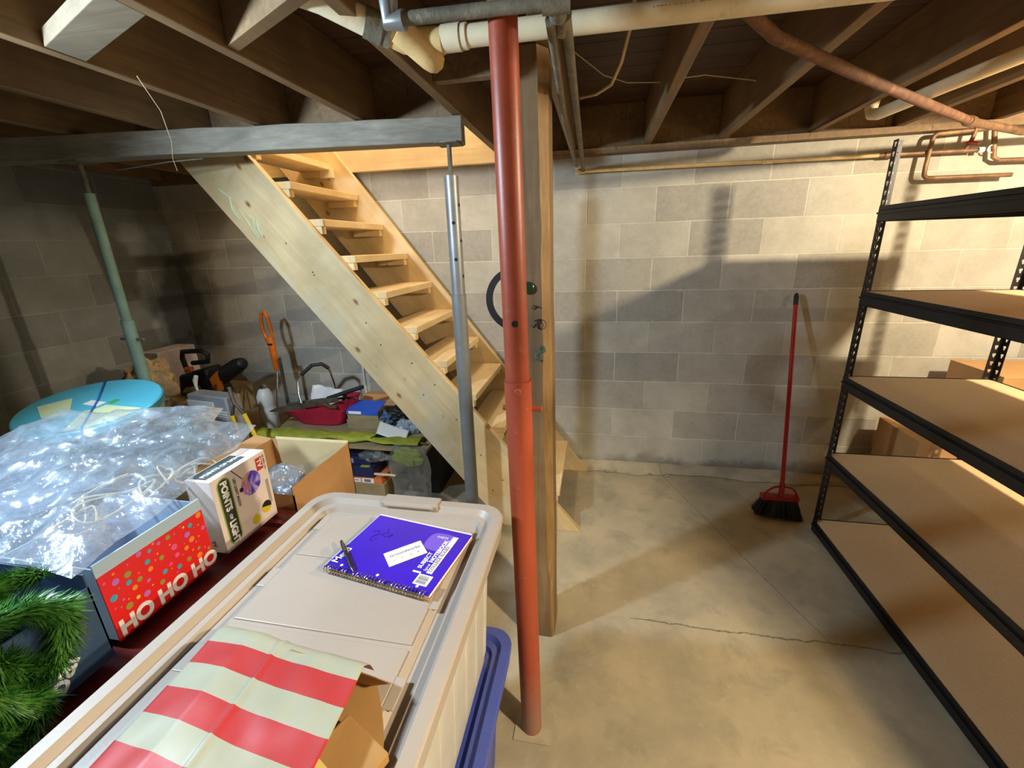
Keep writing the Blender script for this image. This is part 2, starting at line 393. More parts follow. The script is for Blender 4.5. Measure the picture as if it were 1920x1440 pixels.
M['cream'] = plain('cream_cord', S(226,212,170), .5, 0, .04)
M['bagred'] = plain('red_stripe', S(222,84,78), .5, 0, .05)
M['bagcream'] = plain('cream_stripe', S(196,196,172), .5, 0, .05)
M['beige'] = plain('beige_jumble', S(176,154,118), .7, 0, .25, 20, .3, 40)
M['film'] = translucent('clear_plastic_film', S(222,236,248), .57, .08)
M['milkfilm'] = translucent('milky_plastic_film', S(200,214,230), .25)
M['greyfilm'] = translucent('dusty_plastic_film', S(190,198,194), .8, .08)
def tinsel_mat(name, a, b_):
    mt, nt, b = nmat(name); c = coords(nt); n = noise_(nt, c, 60, 3)
    L(nt, mixc(nt, ramp(nt, n, .35, .65), a, b_), b.inputs['Base Color']); b.inputs['Roughness'].default_value = .35; return mt
M['tinsel'] = tinsel_mat('green_tinsel', S(28,92,30), S(96,150,66))
M['darktinsel'] = tinsel_mat('dark_green_tinsel', S(30,60,44), S(70,100,74))

# ================================================================== STRUCTURE
D = 2.916; XL = -3.215; XR = 3.3; YB = -2.2; ZJ = 2.10; ZS = 2.325
struct('floor', MB().box(XL-.1, XR+.1, YB-.1, D+.1, -.08, 0), M['floor'], 'dusty grey concrete basement floor with cracks')
struct('wall_back', MB().box(XL, XR, D, D+.15, 0, 2.067), M['wallx'], 'grey concrete block wall behind the stairs')
struct('wall_left', MB().box(XL-.15, XL, YB, D+.15, 0, ZS), M['wally'], 'concrete block wall on the left with shade put into its colour')
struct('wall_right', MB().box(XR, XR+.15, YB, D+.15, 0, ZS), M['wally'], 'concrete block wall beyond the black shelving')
struct('wall_front', MB().box(XL-.15, XR+.15, YB-.15, YB, 0, ZS), M['wallx'], 'concrete block wall behind the viewer')
# broken cove of old concrete along the foot of the back wall
def cove(u, v):
    x = -.3+u*3.5; n1 = noise.noise(Vector((x*3.1, v*2, 1.3))); n2 = noise.noise(Vector((x*14, v*6, 4)))
    dpt = .045+.03*n1+.012*n2
    return (x, D-dpt*(1-v)*1.6-.0*v, .052*v*(1+.35*n1)+.004+.008*n2*v)
mbc = MB().grid(cove, 150, 5); mbc.box(-.3, 3.2, D-.012, D-.001, .0, .03)
struct('trim_20', mbc, M['floor'], 'rough concrete cove along the foot of the back wall', smooth=60)
# subfloor with the stairwell opening
planks = []
mb = MB()
y = YB
k = 0
SX0, SX1, SY0 = -2.35, -.62, 2.072
while y < D:
    y1 = min(y+.142, D)
    if y1 < SY0+.02: mb.box(XL, XR, y, y1-.004, ZS, ZS+.02)
    else:
        mb.box(XL, SX0, y, y1-.004, ZS, ZS+.02); mb.box(SX1, XR, y, y1-.004, ZS, ZS+.02)
    y += .142
mb.box(XL, SX0, YB, D, ZS+.021, ZS+.03); mb.box(SX1, XR, YB, D, ZS+.021, ZS+.03); mb.box(SX0, SX1, YB, SY0, ZS+.021, ZS+.03)
struct('ceiling', mb, M['subfloor'], 'dark plank subfloor seen between the joists')
# joists
JX = [(-3.12, YB, D-.04), (-2.75, YB, D-.04), (-2.33, YB, 2.07), (-1.89, YB, 2.07), (-1.46, YB, 2.07), (-1.02, YB, 2.07), (-.60, YB, D), (-.17, YB, D), (.255, YB, D), (.655, YB, D), (1.105, YB, D), (1.50, YB, D), (1.93, YB, D), (2.35, YB, D), (2.78, YB, D)]
for i, (x, y0, y1) in enumerate(JX):
    y1 = min(y1, D-.036)
    zt = ZS-.001
    e = .019
    jm = MB().box(x-e, x+e, y0+.001, y1-.001, ZJ, zt)
    struct('trim_%d' % (i+1 if i < 14 else 40), jm, M['joist'], 'old ceiling joist running towards the block wall, number %s from the left' % ['one','two','three','four','five','six','seven','eight','nine','ten','eleven','twelve','thirteen','fourteen','fifteen'][i], bevel=.003)
# sill plate on the wall, rim board of the stairwell, header behind the grey beam
struct('trim_15', MB().box(-.57, XR-.01, D-.07, D-.002, 2.068, ZJ-.001), M['joist'], 'brown sill plate on top of the block wall')
struct('trim_16', MB().box(SX0, -.625, D-.055, D-.012, 2.062, 2.44), M['pinex'], 'pale rim board over the block wall in the stairwell', bevel=.002)
struct('trim_19', MB().box(-.57, XR-.01, D-.035, D+.1, 2.1005, 2.324).box(XL+.01, SX0-.05, D-.035, D+.1, 2.068, 2.324), M['joist'], 'dark rim joist above the sill plate')
struct('trim_17', MB().box(SX0-.04, SX0, 2.111, D-.06, ZJ, 2.44), M['pine'], 'trimmer board on the left side of the stairwell')
struct('trim_18', MB().box(SX0, -.625, 2.0715, 2.11, 2.1005, 2.44), M['joist'], 'header board across the joist ends at the stairwell')
# blocking between joists
struct('trim_21', MB().hexa([(-1.438,1.09,2.102),(-1.042,.93,2.102),(-1.042,1.03,2.102),(-1.438,1.19,2.102),(-1.438,1.09,2.14),(-1.042,.93,2.14),(-1.042,1.03,2.14),(-1.438,1.19,2.14)]), wood('pale_blocking', S(112,100,80), S(138,124,100), (3,50,50)), 'pale flat block nailed between two joists at top left', bevel=.002)
struct('trim_22', MB().hexa([(-.998,1.215,2.105),(-.622,1.02,2.105),(-.622,1.06,2.105),(-.998,1.255,2.105),(-.998,1.215,2.29),(-.622,1.02,2.29),(-.622,1.06,2.29),(-.998,1.255,2.29)]), M['joist'], 'short blocking piece between joists beside the white pipe fitting', bevel=.002)
struct('trim_23', MB().box(-.58, -.19, 1.66, 1.70, 2.12, 2.29), M['joist'], 'short blocking piece between joists by the wooden post', bevel=.002)
# upstairs shaft that the stairwell opens into
sh = MB(); sh.box(SX0-.06, SX1+.06, D, D+.1, 2.44, 3.6); sh.box(SX0-.16, SX0-.06, SY0-.1, D+.1, 2.44, 3.6); sh.box(SX1+.02, SX1+.12, SY0-.1, D+.1, 2.36, 3.6); sh.box(SX0-.16, SX1+.12, SY0-.2, SY0-.1, 2.36, 3.6); sh.box(SX0-.2, SX1+.2, SY0-.2, D+.1, 3.6, 3.65)
struct('wall_stairwell', sh, M['cardlight'], 'painted walls of the stairwell above the basement')

# ================================================================== STAIRS
st = Thing('staircase', 'open pine staircase with plank treads rising left along the block wall', 'stairs', (-.8, 2.5, 0))
def topx(z): return -.057-z/1.2085
def lowx(z): return -.505-z/1.232
poly = [(topx(0), 0), (topx(2.42), 2.42), (lowx(2.42), 2.42), (lowx(0), 0)]
st.part('stringer', MB().prism(poly, 'y', 2.125, 2.163), M['pine_s'], label='front stringer board with chalk marks', bevel=.002)
def btop(z): return -.035-z/1.315
poly2 = [(btop(0), 0), (btop(2.42), 2.42), (btop(2.42)-.47, 2.42), (btop(0)-.44, 0)]
st.part('stringer', MB().prism(poly2, 'y', 2.832, 2.87), M['pine_s'], label='rear stringer board against the wall', bevel=.002)
for kk in range(11):
    z = .235+.1875*kk
    xn = -.646-(z-.79)*.822+.012
    st.part('tread', MB().box(xn-.225, xn, 2.1635, 2.8315, z-.036, z), M['pine'], bevel=.003)
    for yy, nm in ((2.1635, 0), (2.794, 1)):
        st.part('cleat', MB().box(xn-.20, xn-.012, yy, yy+.037, z-.074, z-.0365), M['pine'], bevel=.002)
# chalk scribbles on the front stringer
cz = MB()
def chalk(pts, r=.0035): cz.tube([(x, 2.1235, z) for x, z in pts], r, 6)
chalk([(-1.955, 1.90), (-1.90, 1.855), (-1.90, 1.80), (-1.865, 1.745)], .006)
chalk([(-1.86, 1.80), (-1.83, 1.75), (-1.80, 1.69), (-1.775, 1.65)], .003)
chalk([(-1.81, 1.765), (-1.785, 1.75), (-1.79, 1.70), (-1.765, 1.66), (-1.775, 1.655)], .0035)
chalk([(-1.765, 1.74), (-1.765, 1.69), (-1.74, 1.655), (-1.745, 1.67)], .0045)
st.part('chalk_mark', cz, plain('green_white_chalk', S(200,214,184), .9), label='pale chalk scribble on the stringer')
nh = MB()
for x, z in [(-1.62,1.62),(-1.49,1.47),(-1.485,1.455),(-1.22,1.2),(-1.15,1.08),(-.98,.98),(-.93,.80),(-.86,.86),(-.70,.55),(-.62,.45),(-.75,.66),(-.5,.3),(-.44,.16),(-.56,.23)]:
    nh.cyl((x, 2.1245, z), (x, 2.1255, z), .004, 8)
st.part('nail', nh, M['blackp'], label='nail heads in the front stringer', kind='stuff')

# ================================================================== BEAM AND COLUMNS
bx = MB()
e0 = Vector((-.586, 2.02, 2.0)); e1 = Vector((-3.21, 1.66, 2.0)); dd = (e1-e0).normalized(); nn = Vector((-dd.y, dd.x, 0))
segs = 14; cs = []
vsb = []; fsb = []
for i in range(segs+1):
    p = e0.lerp(e1, i/segs)
    j = .004*noise.noise(Vector((i*1.7, 3, 1)))
    for a, c_ in ((-.045, 0), (.045, 0), (.045, .097), (-.045, .097)):
        q = p+nn*(a+j)+Vector((0, 0, c_-.012*(i/segs)*0+.004*noise.noise(Vector((i*1.1, a*30, c_*20))))); q.z = min(q.z, ZJ-.001); vsb.append(q)
for i in range(segs):
    for j in range(4): fsb.append((i*4+j, i*4+(j+1) % 4, (i+1)*4+(j+1) % 4, (i+1)*4+j))
fsb += [(3,2,1,0), tuple(segs*4+j for j in range(4))]
bx.add(vsb, fsb)
solo('support_beam', bx, M['greywood'], 'rough grey timber beam carried on steel posts in front of the stairs', 'beam', bevel=.004)

def jack_post(name, label, x, y, ztop, zbeam, zj, r_up, r_lo, mu, ml, holes, lean=(0,0)):
    t = Thing(name, label, 'steel post', (x, y, 0))
    def P(z): return (x+lean[0]*z, y+lean[1]*z, z)
    t.part('base_plate', MB().box(x-.055, x+.055, y-.055, y+.055, 0, .006), ml)
    t.part('lower_tube', MB().cyl(P(.006), P(zj), r_lo, 32), ml, smooth=40)
    up = t.part('upper_tube', MB().cyl(P(zj+.0005), P(ztop), r_up, 32), mu, smooth=40)
    t.part('screw', MB().cyl(P(ztop+.0005), P(zbeam-.0065), .010, 14), M['iron'], smooth=40)
    t.part('top_plate', MB().box(P(zbeam)[0]-.05, P(zbeam)[0]+.05, P(zbeam)[1]-.05, P(zbeam)[1]+.05, zbeam-.006, zbeam), M['iron'])
    return t, P
tg, P = jack_post('adjustable_post', 'galvanised steel jack post in front of the stair stringer', -.64, 1.975, 1.868, 1.996, 1.362, .0315, .0345, M['galv'], M['galvlow'], 0)
for z, hd_ in ((1.676, (.25, -.97, 0)), (1.52, (.25, -.97, 0)), (1.75, (.97, -.2, 0)), (1.60, (.97, -.2, 0)), (1.445, (.97, -.2, 0))):
    hv = Vector(hd_).normalized(); c0 = Vector(P(z))+hv*.0317
    tg.part('pin_hole', MB().tube([c0-hv*.003, c0], .0075, 14), M['blackp'], label='dark pin hole in the post')
tt, P = jack_post('adjustable_post', 'pale green painted jack post by the left wall', -2.36, 1.79, 1.865, 1.999, 1.268, .022, .028, M['teal'], M['teal'], 0)
tt.part('pin', MB().cyl((-2.43, 1.79, 1.17), (-2.29, 1.79, 1.17), .007, 10), M['iron'])

def dusty_foot(name, col, dust):
    mt, nt, b = nmat(name); tc = N(nt, 'ShaderNodeTexCoord'); sp = N(nt, 'ShaderNodeSeparateXYZ'); L(nt, tc.outputs['Object'], sp.inputs[0])
    n = noise_(nt, tc.outputs['Object'], 16, 6, .7)
    h = math_(nt, 'ADD', sp.outputs['Z'], math_(nt, 'MULTIPLY_ADD', n, .5, -.25))
    cc = mixc(nt, ramp(nt, h, .02, .30, (1,1,1,1), (0,0,0,1)), col, dust)
    cc = mixc(nt, math_(nt, 'MULTIPLY', ramp(nt, noise_(nt, tc.outputs['Object'], 70, 4, .7), .66, .72), .6), cc, S(196,160,140))
    L(nt, cc, b.inputs['Base Color']); b.inputs['Roughness'].default_value = .5; bump(nt, b, n, .1, .003); return mt
M['redfoot'] = dusty_foot('red_paint_with_dirty_foot', S(162,72,44), S(150,112,92))
# red column: leaning slightly, sleeve below, thinner tube above
tr = Thing('lally_column', 'red painted telescoping steel column in the foreground', 'steel post', (-.177, 1.038, 0))
b0 = Vector((-.177, 1.038, .004)); b1 = Vector((-.2055, 1.035, 2.095)); ax = (b1-b0).normalized()
def RP(z): return b0+ax*((z-b0.z)/ax.z)
tr.part('lower_tube', MB().tube([RP(.004), RP(.12), RP(1.239), RP(1.243)], [.0335, .0335, .0345, .0355], 40), M['redfoot'], label='dusty lower sleeve of the red column', smooth=40)
tr.part('upper_tube', MB().cyl(RP(1.2435), RP(2.09), .0305, 40), M['redpaint'], smooth=40)
tr.part('base_plate', MB().box(-.232, -.108, .985, 1.09, 0, .004), M['floor'], label='dust-covered floor plate')
toc = Vector((0.16, -.985, 0)).normalized()
tr.part('pin_hole', MB().cyl(RP(1.392)+toc*.026, RP(1.392)+toc*.0312, .008, 20), M['blackp'], label='open dark pin hole')
tr.part('pin', MB().cyl(RP(1.222)+toc*.030, RP(1.222)+toc*.042, .0085, 20), M['dustyred'], label='round pin end', bevel=.002)
tr.part('cross_pin', MB().cyl(RP(1.155)+Vector((-.048,.03,0)), RP(1.155)+Vector((.056,.03,0)), .0075, 16), M['dustyred'], label='horizontal cross pin')

# wooden post
tp = Thing('wooden_post', 'rough old square timber post standing behind the red column', 'post', (-.19, 1.47, 0))
pv = []; pf = []; H = 22
for i in range(H+1):
    z = i/H*2.098; s_ = z/2.1
    l = -.022*s_+.004*noise.noise(Vector((0, z*3, 2)))
    wb = .008*noise.noise(Vector((z*5, 1, 5)))+.004*noise.noise(Vector((z*17, 1, 5)))
    ch = .024+wb if z > .35 else .010+wb*.3
    for (a, b_) in ((-.255, 1.402), (-.137-ch, 1.402), (-.137+.002, 1.402+ch*1.5), (-.137+.002, 1.545), (-.255, 1.545)):
        pv.append((a+l, b_, z))
for i in range(H):
    for j in range(5): pf.append((i*5+j, i*5+(j+1) % 5, (i+1)*5+(j+1) % 5, (i+1)*5+j))
mbp = MB(); mbp.add(pv, pf)
mbp.m = [1 if (i % 5) == 1 else 0 for i in range(len(pf))]
mbp.add([pv[j] for j in range(5)], [(4,3,2,1,0)], 0); mbp.add([pv[H*5+j] for j in range(5)], [(0,1,2,3,4)], 0)
tp.part('timber', mbp, [M['post'], M['bark']])
sp_ = MB()
def ring(c, r, rr, ax_='y', n=30, a0=0, a1=360, seg=8):
    pts = []
    for k in range(n+1):
        a = math.radians(a0+(a1-a0)*k/n); pts.append((c[0]+r*math.cos(a), c[1], c[2]+r*math.sin(a)))
    sp_.tube(pts, rr, seg)
ring((-.178, 1.398, 1.322), .016, .0012); ring((-.182, 1.396, 1.32), .011, .0012); sp_.tube([(-.215,1.395,1.315),(-.2,1.393,1.335),(-.18,1.396,1.34)], .002, 8)
tp.part('hook', sp_, M['blackp'], label='curled wire hook nailed to the post')
tp.part('hook', MB().tube([(-.212,1.395,1.375),(-.2,1.393,1.385),(-.185,1.397,1.378)], .0022, 8), M['blackp'], label='small bent wire hook nailed to the post')
for (x, z, rr) in ((-.176, 1.238, .014), (-.186, 1.215, .016)):
    kb = MB(); kb.rev([(0.001, 0), (rr*.8, 0), (rr, .006), (rr*.85, .013), (.001, .017)], n=24, M=Matrix.Translation((x, 1.4015, z)) @ Matrix.Rotation(math.pi/2, 4, 'X'))
    solo('glass_knob', kb, plain('pale_green_glass', S(84,94,78), .08, 0, .4, 60, spec=1), 'small pale green glass knob on the wooden post, %s one' % ('upper' if z > 1.22 else 'lower'), 'knob', smooth=40)
gd = MB(); gd.rev([(.001, 0), (.017, 0), (.02, .004), (.017, .008), (.001, .009)], n=28, M=Matrix.Translation((-.219, 1.4015, 1.44)) @ Matrix.Rotation(math.pi/2, 4, 'X'))
solo('cap', gd, plain('green_enamel', S(26,58,34), .3), 'round dark green cap with a grey rim nailed to the wooden post', 'cap', smooth=40)
# black ring hanging on the far side of the wooden post
hr = MB(); N_ = 48; vv = []; ff = []
for k in range(N_):
    a = 2*math.pi*k/N_
    for (rr, dy) in ((.094, 0), (.117, 0), (.117, .012), (.094, .012)):
        vv.append((-.284+rr*math.cos(a), 1.556+dy, 1.385+rr*math.sin(a)))
for k in range(N_):
    for j in range(4): ff.append((k*4+j, k*4+(j+1) % 4, ((k+1) % N_)*4+(j+1) % 4, ((k+1) % N_)*4+j))
hr.add(vv, ff)
solo('hanging_ring', hr, M['blackp'], 'flat black rubber ring hanging on the wooden post behind the red column', 'ring', smooth=30)

# ================================================================== PIPES
def pipe(name, pts, r, mat, label, cat='pipe', n=18, extra=None):
    mb = MB().tube(pts, r, n)
    if extra: extra(mb)
    return solo(name, mb, mat, label, cat, smooth=40)
def arc(c, r, a0, a1, plane, n=8):
    o = []
    for k in range(n+1):
        a = math.radians(a0+(a1-a0)*k/n)
        if plane == 'xy': o.append((c[0]+r*math.cos(a), c[1]+r*math.sin(a), c[2]))
        elif plane == 'xz': o.append((c[0]+r*math.cos(a), c[1], c[2]+r*math.sin(a)))
        else: o.append((c[0], c[1]+r*math.cos(a), c[2]+r*math.sin(a)))
    return o
# big white drain with wye fitting
tw = Thing('drain_pipe', 'dusty white plastic drain pipe under the joists with red print', 'pipe', (0, 1.25, 2.07))
tw.part('pipe_run', MB().tube([(-.36, 1.25, 2.073), (1.12, 1.25, 2.063)], .0245, 28), M['pvc'], smooth=40)
tw.part('hub', MB().tube([(-.402, 1.25, 2.073), (-.355, 1.25, 2.073)], .030, 28).tube([(-.350, 1.25, 2.073), (-.338, 1.25, 2.073)], .028, 28), M['pvc'], smooth=40)
tw.part('wye_fitting', MB().tube([(-.402, 1.25, 2.070), (-.46, 1.248, 2.072), (-.50, 1.24, 2.078), (-.535, 1.22, 2.09)], [.030, .031, .031, .029], 28)
        .tube([(-.50, 1.20, 2.085), (-.465, 1.232, 2.058), (-.442, 1.253, 2.040), (-.430, 1.264, 2.031), (-.421, 1.272, 2.0245), (-.417, 1.276, 2.021)], [.030, .031, .031, .028, .020, .004], 28), M['pvcyellow'], smooth=50)
tw.part('coupling', MB().tube([(-.53, 1.223, 2.089), (-.58, 1.19, 2.105)], .034, 28).tube([(-.545, 1.213, 2.094), (-.553, 1.208, 2.097)], .0365, 28), M['iron'], label='grey rubber coupling', smooth=40)
tw.part('branch_pipe', MB().tube([(-.58, 1.19, 2.105), (-.66, 1.13, 2.135), (-.80, 1.02, 2.16)], .030, 28), M['pvc'], smooth=50)
ptxt = M['redprint'] = plain('faded_red_print', S(190,110,88), .6, 0, .1)
tw.text('ASTM D2665  PVC-DWV  NSF  SCH 40  2 IN', .017, (.10, 1.2285, 2.064), (1, 0, -.006), (0, -.25, 1), ptxt, name='printing', ext=.0006)
# dark iron pipe across the top with tee, and two branches running to the wall
ti = Thing('iron_pipe', 'dusty iron water pipe crossing above the red column', 'pipe', (-.25, 1.0, 2.0))
ti.part('pipe_run', MB().tube([(-.40, .985, 2.008), (-.10, .99, 2.004)], .0125, 18), M['iron'], smooth=40)
ti.part('elbow', MB().tube([(-.425, .985, 2.04), (-.425, .985, 2.006), (-.395, .985, 2.006)], .0185, 18).tube([(-.428, .985, 2.03), (-.43, .99, 2.098)], .014, 16), M['galv'], label='shiny galvanised elbow', smooth=50)
ti.part('tee', MB().tube([(-.118, .99, 2.004), (-.066, .992, 2.003)], .019, 18).tube([(-.092, .99, 2.003), (-.092, 1.03, 2.0)], .018, 18).tube([(-.092, .99, 2.004), (-.092, .985, 2.06)], .018, 18), M['iron'], smooth=50)
solo('branch_pipe', MB().tube([(-.108, 1.034, 1.995), (-.135, 1.85, 1.992)], .0105, 16).tube([(-.135, 1.84, 1.992), (-.139, 2.70, 1.99)], .009, 16), M['iron'], 'thinner dusty pipe running to the block wall, left of the pair', 'pipe', smooth=40)
solo('branch_pipe', MB().tube([(-.078, 1.034, 2.0), (-.104, 2.80, 1.998), (-.104, 2.835, 1.985)], .0115, 16).tube([(-.092, 1.1, 2.0), (-.079, 1.03, 2.001)], .014, 16), M['iron'], 'dusty pipe running to the block wall, right of the pair', 'pipe', smooth=40)
solo('wall_pipe', MB().tube([(-.139, 2.72, 1.99), (-.139, 2.84, 1.985), (-.128, 2.862, 1.985), (-.10, 2.868, 1.985), (1.44, 2.868, 1.972)], .0105, 16).tube([(-.15, 2.868, 1.985), (-.09, 2.868, 1.985)], .014, 16)
     .tube([(.875, 2.868, 1.9765), (.925, 2.868, 1.976)], .0135, 16).cyl((.905, 2.868, 1.976), (.905, 2.9155, 1.976), .004, 8), M['pvcyellow'], 'cream painted pipe running level along the block wall', 'pipe', smooth=50)
pipe('conduit', [(-1.745, 2.905, 1.56), (-1.745, 2.905, .50)], .008, M['whitep'], 'thin white conduit running down the block wall behind the stairs', n=10)
solo('wood_block', MB().box(-1.79, -1.71, 2.79, 2.831, 2.03, 2.085), M['pinex'], 'small pale wood block at the top of the stairs under the rim board', 'block', bevel=.002)
# copper maze in the right corner
tc_ = Thing('copper_piping', 'tarnished copper supply pipes with red valve on the wall above the shelving', 'pipe', (1.8, 2.86, 1.9))
tc_.part('pipe_run', MB().tube([(1.42, 2.868, 1.972), (1.48, 2.868, 1.972), (1.88, 2.868, 1.968)], .010, 14).tube([(1.47, 2.868, 1.972), (1.53, 2.868, 1.972)], .0145, 14), M['copper'], smooth=40)
tc_.part('pipe_loop', MB().tube([(1.90, 2.85, 2.06), (1.70, 2.85, 2.052)]+arc((1.685, 2.85, 2.03), .022, 80, 180, 'xz', 4)+[(1.66, 2.85, 1.90)]+arc((1.685, 2.85, 1.87), .024, 180, 270, 'xz', 4)+[(2.05, 2.85, 1.842)], .0105, 14), M['copper'], smooth=50)
tc_.part('riser', MB().tube([(1.84, 2.84, 2.09), (1.835, 2.845, 2.02), (1.83, 2.868, 1.975)], .009, 12), M['copper'], smooth=40)
vh = MB(); vh.rev([(.001, 0), (.026, 0), (.030, .004), (.026, .008), (.001, .008)], n=24, M=Matrix.Translation((1.832, 2.84, 1.994)) @ Matrix.Rotation(math.radians(12), 4, 'Y'))
tc_.part('valve_handle', vh, M['redplastic'], label='red round valve handle', smooth=40)
cp = MB().tube([(1.885, 2.868, 1.968), (1.91, 2.868, 1.968)], .0135, 16)
pts = [(1.945+.016*math.cos(a), 2.868, 1.970+.018*math.sin(a)) for a in [math.radians(10+32*k) for k in range(11)]]
cp.tube(pts, .0035, 8)
tc_.part('end_cap', cp, M['whitep'], label='white cap with a ring', smooth=40)
tc_.part('stub', MB().tube([(1.93, 2.87, 2.09), (1.965, 2.87, 1.93), (1.99, 2.87, 1.915), (2.4, 2.87, 1.905)], .011, 14), M['copper'], smooth=50)
pipe('rusty_pipe', [(.31, 1.29, 2.078), (.42, 1.40, 2.05), (.71, 1.64, 2.025), (1.06, 1.97, 2.02), (1.46, 2.35, 2.02), (1.50, 2.39, 2.02)], .016, M['rust'], 'rusty brown pipe running diagonally below the joists', n=16)
pipe('rusty_pipe', [(1.505, 2.395, 2.02), (1.58, 2.46, 2.02), (1.95, 2.72, 2.015), (2.5, 2.80, 2.01)], .0165, M['copper'], 'lighter dusty end of the diagonal pipe beyond the hanger', n=16,
     extra=lambda mb: mb.tube([(1.52, 2.41, 2.02), (1.56, 2.445, 2.02)], .0215, 14))
pipe('white_drain', [(1.170, 2.44, 2.16), (1.155, 2.43, 2.10), (1.153, 2.41, 2.073), (1.158, 2.37, 2.064), (1.165, 2.30, 2.064), (1.185, 2.01, 2.064), (1.215, 1.75, 2.064), (1.30, .7, 2.064)], .0235, M['pvc'], 'white plastic drain pipe with an elbow below the right joists', n=20)
pipe('cable', [(.085, 1.62, 2.32), (.085, 1.66, 2.24), (.06, 1.85, 2.18), (.03, 2.0, 2.16), (-.03, 2.12, 2.165), (-.10, 2.2, 2.18)], .006, M['pvcyellow'], 'yellowish cable drooping between two joists', 'cable', n=8)
pipe('wire', [(-.14, 2.0, 2.30), (.0, 2.15, 2.24), (.10, 2.2, 2.22), (.24, 2.22, 2.215)], .0022, M['cream'], 'thin wire across the joist bay right of the post', 'wire', n=6)
pipe('wire', [(.27, 2.2, 2.215), (.42, 2.25, 2.235), (.64, 2.3, 2.21)], .0022, M['cream'], 'thin wire across the second joist bay right of the post', 'wire', n=6)
pipe('string', [(-1.40, 1.30, 2.098), (-1.50, 1.45, 2.05), (-1.66, 1.62, 2.0), (-1.80, 1.742, 1.97), (-1.83, 1.78, 1.93)], .0012, M['cream'], 'thin pale string hanging from a joist to the grey beam', 'string', n=6)
pipe('wire', [(-1.80, 1.90, 1.996), (-1.95, 1.86, 1.985), (-2.10, 1.84, 1.97), (-2.2, 1.82, 1.96)], .003, M['iron'], 'loose wire under the grey beam at left', 'wire', n=6)

# ================================================================== SHELVING UNIT
ts = Thing('shelving_unit', 'black metal shelving unit with bare particle board decks', 'shelves', (1.53, 1.36, 0))
X0, X1, Y0, Y1 = 1.222, 1.838, .36, 2.338
HT = 1.952
def slotted_post(cx, cy, sx, sy):
    mb = MB(); t = .0018; wd = .036; pitch = .0381; hh = .019; e_ = .011
    for fl in (0, 1):
        def bx_(a0, a1, z0, z1):
            if fl == 0: # flange in xz plane
                x0, x1 = sorted((cx, cx+sx*a1)) if a0 == 0 else sorted((cx+sx*a0, cx+sx*a1)); mb.box(x0, x1, cy-t/2, cy+t/2, z0, z1)
            else:
                y0, y1 = sorted((cy, cy+sy*a1)) if a0 == 0 else sorted((cy+sy*a0, cy+sy*a1)); mb.box(cx-t/2, cx+t/2, y0, y1, z0, z1)
        bx_(0, e_, 0.004, HT); bx_(wd-e_, wd, 0.004, HT)
        n = int(HT/pitch)
        zz = .004
        for k in range(n):
            h0 = .02+k*pitch; bx_(e_, wd-e_, zz, h0); zz = h0+hh
            # keyhole taper
            bx_(e_, e_+.003, h0, h0+hh*.45); bx_(wd-e_-.003, wd-e_, h0, h0+hh*.45)
        bx_(e_, wd-e_, zz, HT)
    return mb
for (cx, cy, sx, sy) in ((X0, Y1, 1, -1), (X1, Y1, -1, -1), (X0, Y0, 1, 1), (X1, Y0, -1, 1)):
    p_ = ts.part('post', slotted_post(cx, cy, sx, sy), M['black'])
    ts.part('foot', MB().box(min(cx, cx+sx*.04)-.002, max(cx, cx+sx*.04)+.002, min(cy, cy+sy*.04)-.002, max(cy, cy+sy*.04)+.002, 0, .035), M['blackp'], parent=p_, bevel=.003)
for z in (.072, .482, .905, 1.322, 1.692):
    bh = .066
    def rail(mb, long_axis, pos, a, b_, s_):
        # Z profile: face plate, stepped ledge for the deck, bottom lip
        if long_axis == 'y':
            mb.box(min(pos, pos+s_*.002), max(pos, pos+s_*.002), a, b_, z-bh, z)
            mb.box(min(pos, pos+s_*.024), max(pos, pos+s_*.024), a, b_, z-.020, z-.018)
            mb.box(min(pos, pos-s_*.006), max(pos, pos-s_*.006), a, b_, z-.034, z-.026)
            mb.box(min(pos, pos+s_*.014), max(pos, pos+s_*.014), a, b_, z-bh, z-bh+.002)
        else:
            mb.box(a, b_, min(pos, pos+s_*.002), max(pos, pos+s_*.002), z-bh, z)
            mb.box(a, b_, min(pos, pos+s_*.024), max(pos, pos+s_*.024), z-.020, z-.018)
            mb.box(a, b_, min(pos, pos+s_*.014), max(pos, pos+s_*.014), z-bh, z-bh+.002)
    for pos, s_ in ((X0-.0025, 1), (X1+.0025, -1)):
        r_ = MB(); rail(r_, 'y', pos, Y0, Y1, s_); ts.part('crossbeam', r_, M['black'])
    for pos, s_ in ((Y1+.0025, -1), (Y0-.0025, 1)):
        r_ = MB(); rail(r_, 'x', pos, X0, X1, s_); ts.part('crossbeam', r_, M['black'])
    ts.part('deck', MB().box(X0+.003, X1-.003, Y0+.003, Y1-.003, z-.0175, z-.0025), M['particle'])

# ================================================================== BROOM
tb = Thing('broom', 'red angle broom with black bristles leaning on the block wall', 'broom', (1.09, 2.43, 0))
hb = Vector((1.085, 2.452, .20)); ht = Vector((1.160, 2.868, 1.245)); 
dh = (ht-hb).normalized()
tb.part('handle', MB().cyl(hb-dh*.045, ht-dh*.055, .0115, 20), M['redplastic'], smooth=40)
tb.part('grip', MB().tube([ht-dh*.06, ht-dh*.01, ht+dh*.004, ht+dh*.012], [.0135, .0135, .011, .005], 20), M['blackp'], smooth=50)
hd = MB(); cc0 = Vector((1.085, 2.452, 0))
def hx(a, z, dy=0): return Vector((cc0.x+a, cc0.y+dy-.01, z))
hd.box(cc0.x-.105, cc0.x+.09, cc0.y-.028, cc0.y+.016, .118, .142)
hd.tube([hx(-.10, .135), hx(-.075, .168), hx(-.045, .196), hx(-.012, .202)], .0065, 10)
hd.tube([hx(.088, .135), hx(.07, .175), hx(.045, .198), hx(.012, .202)], .0065, 10)
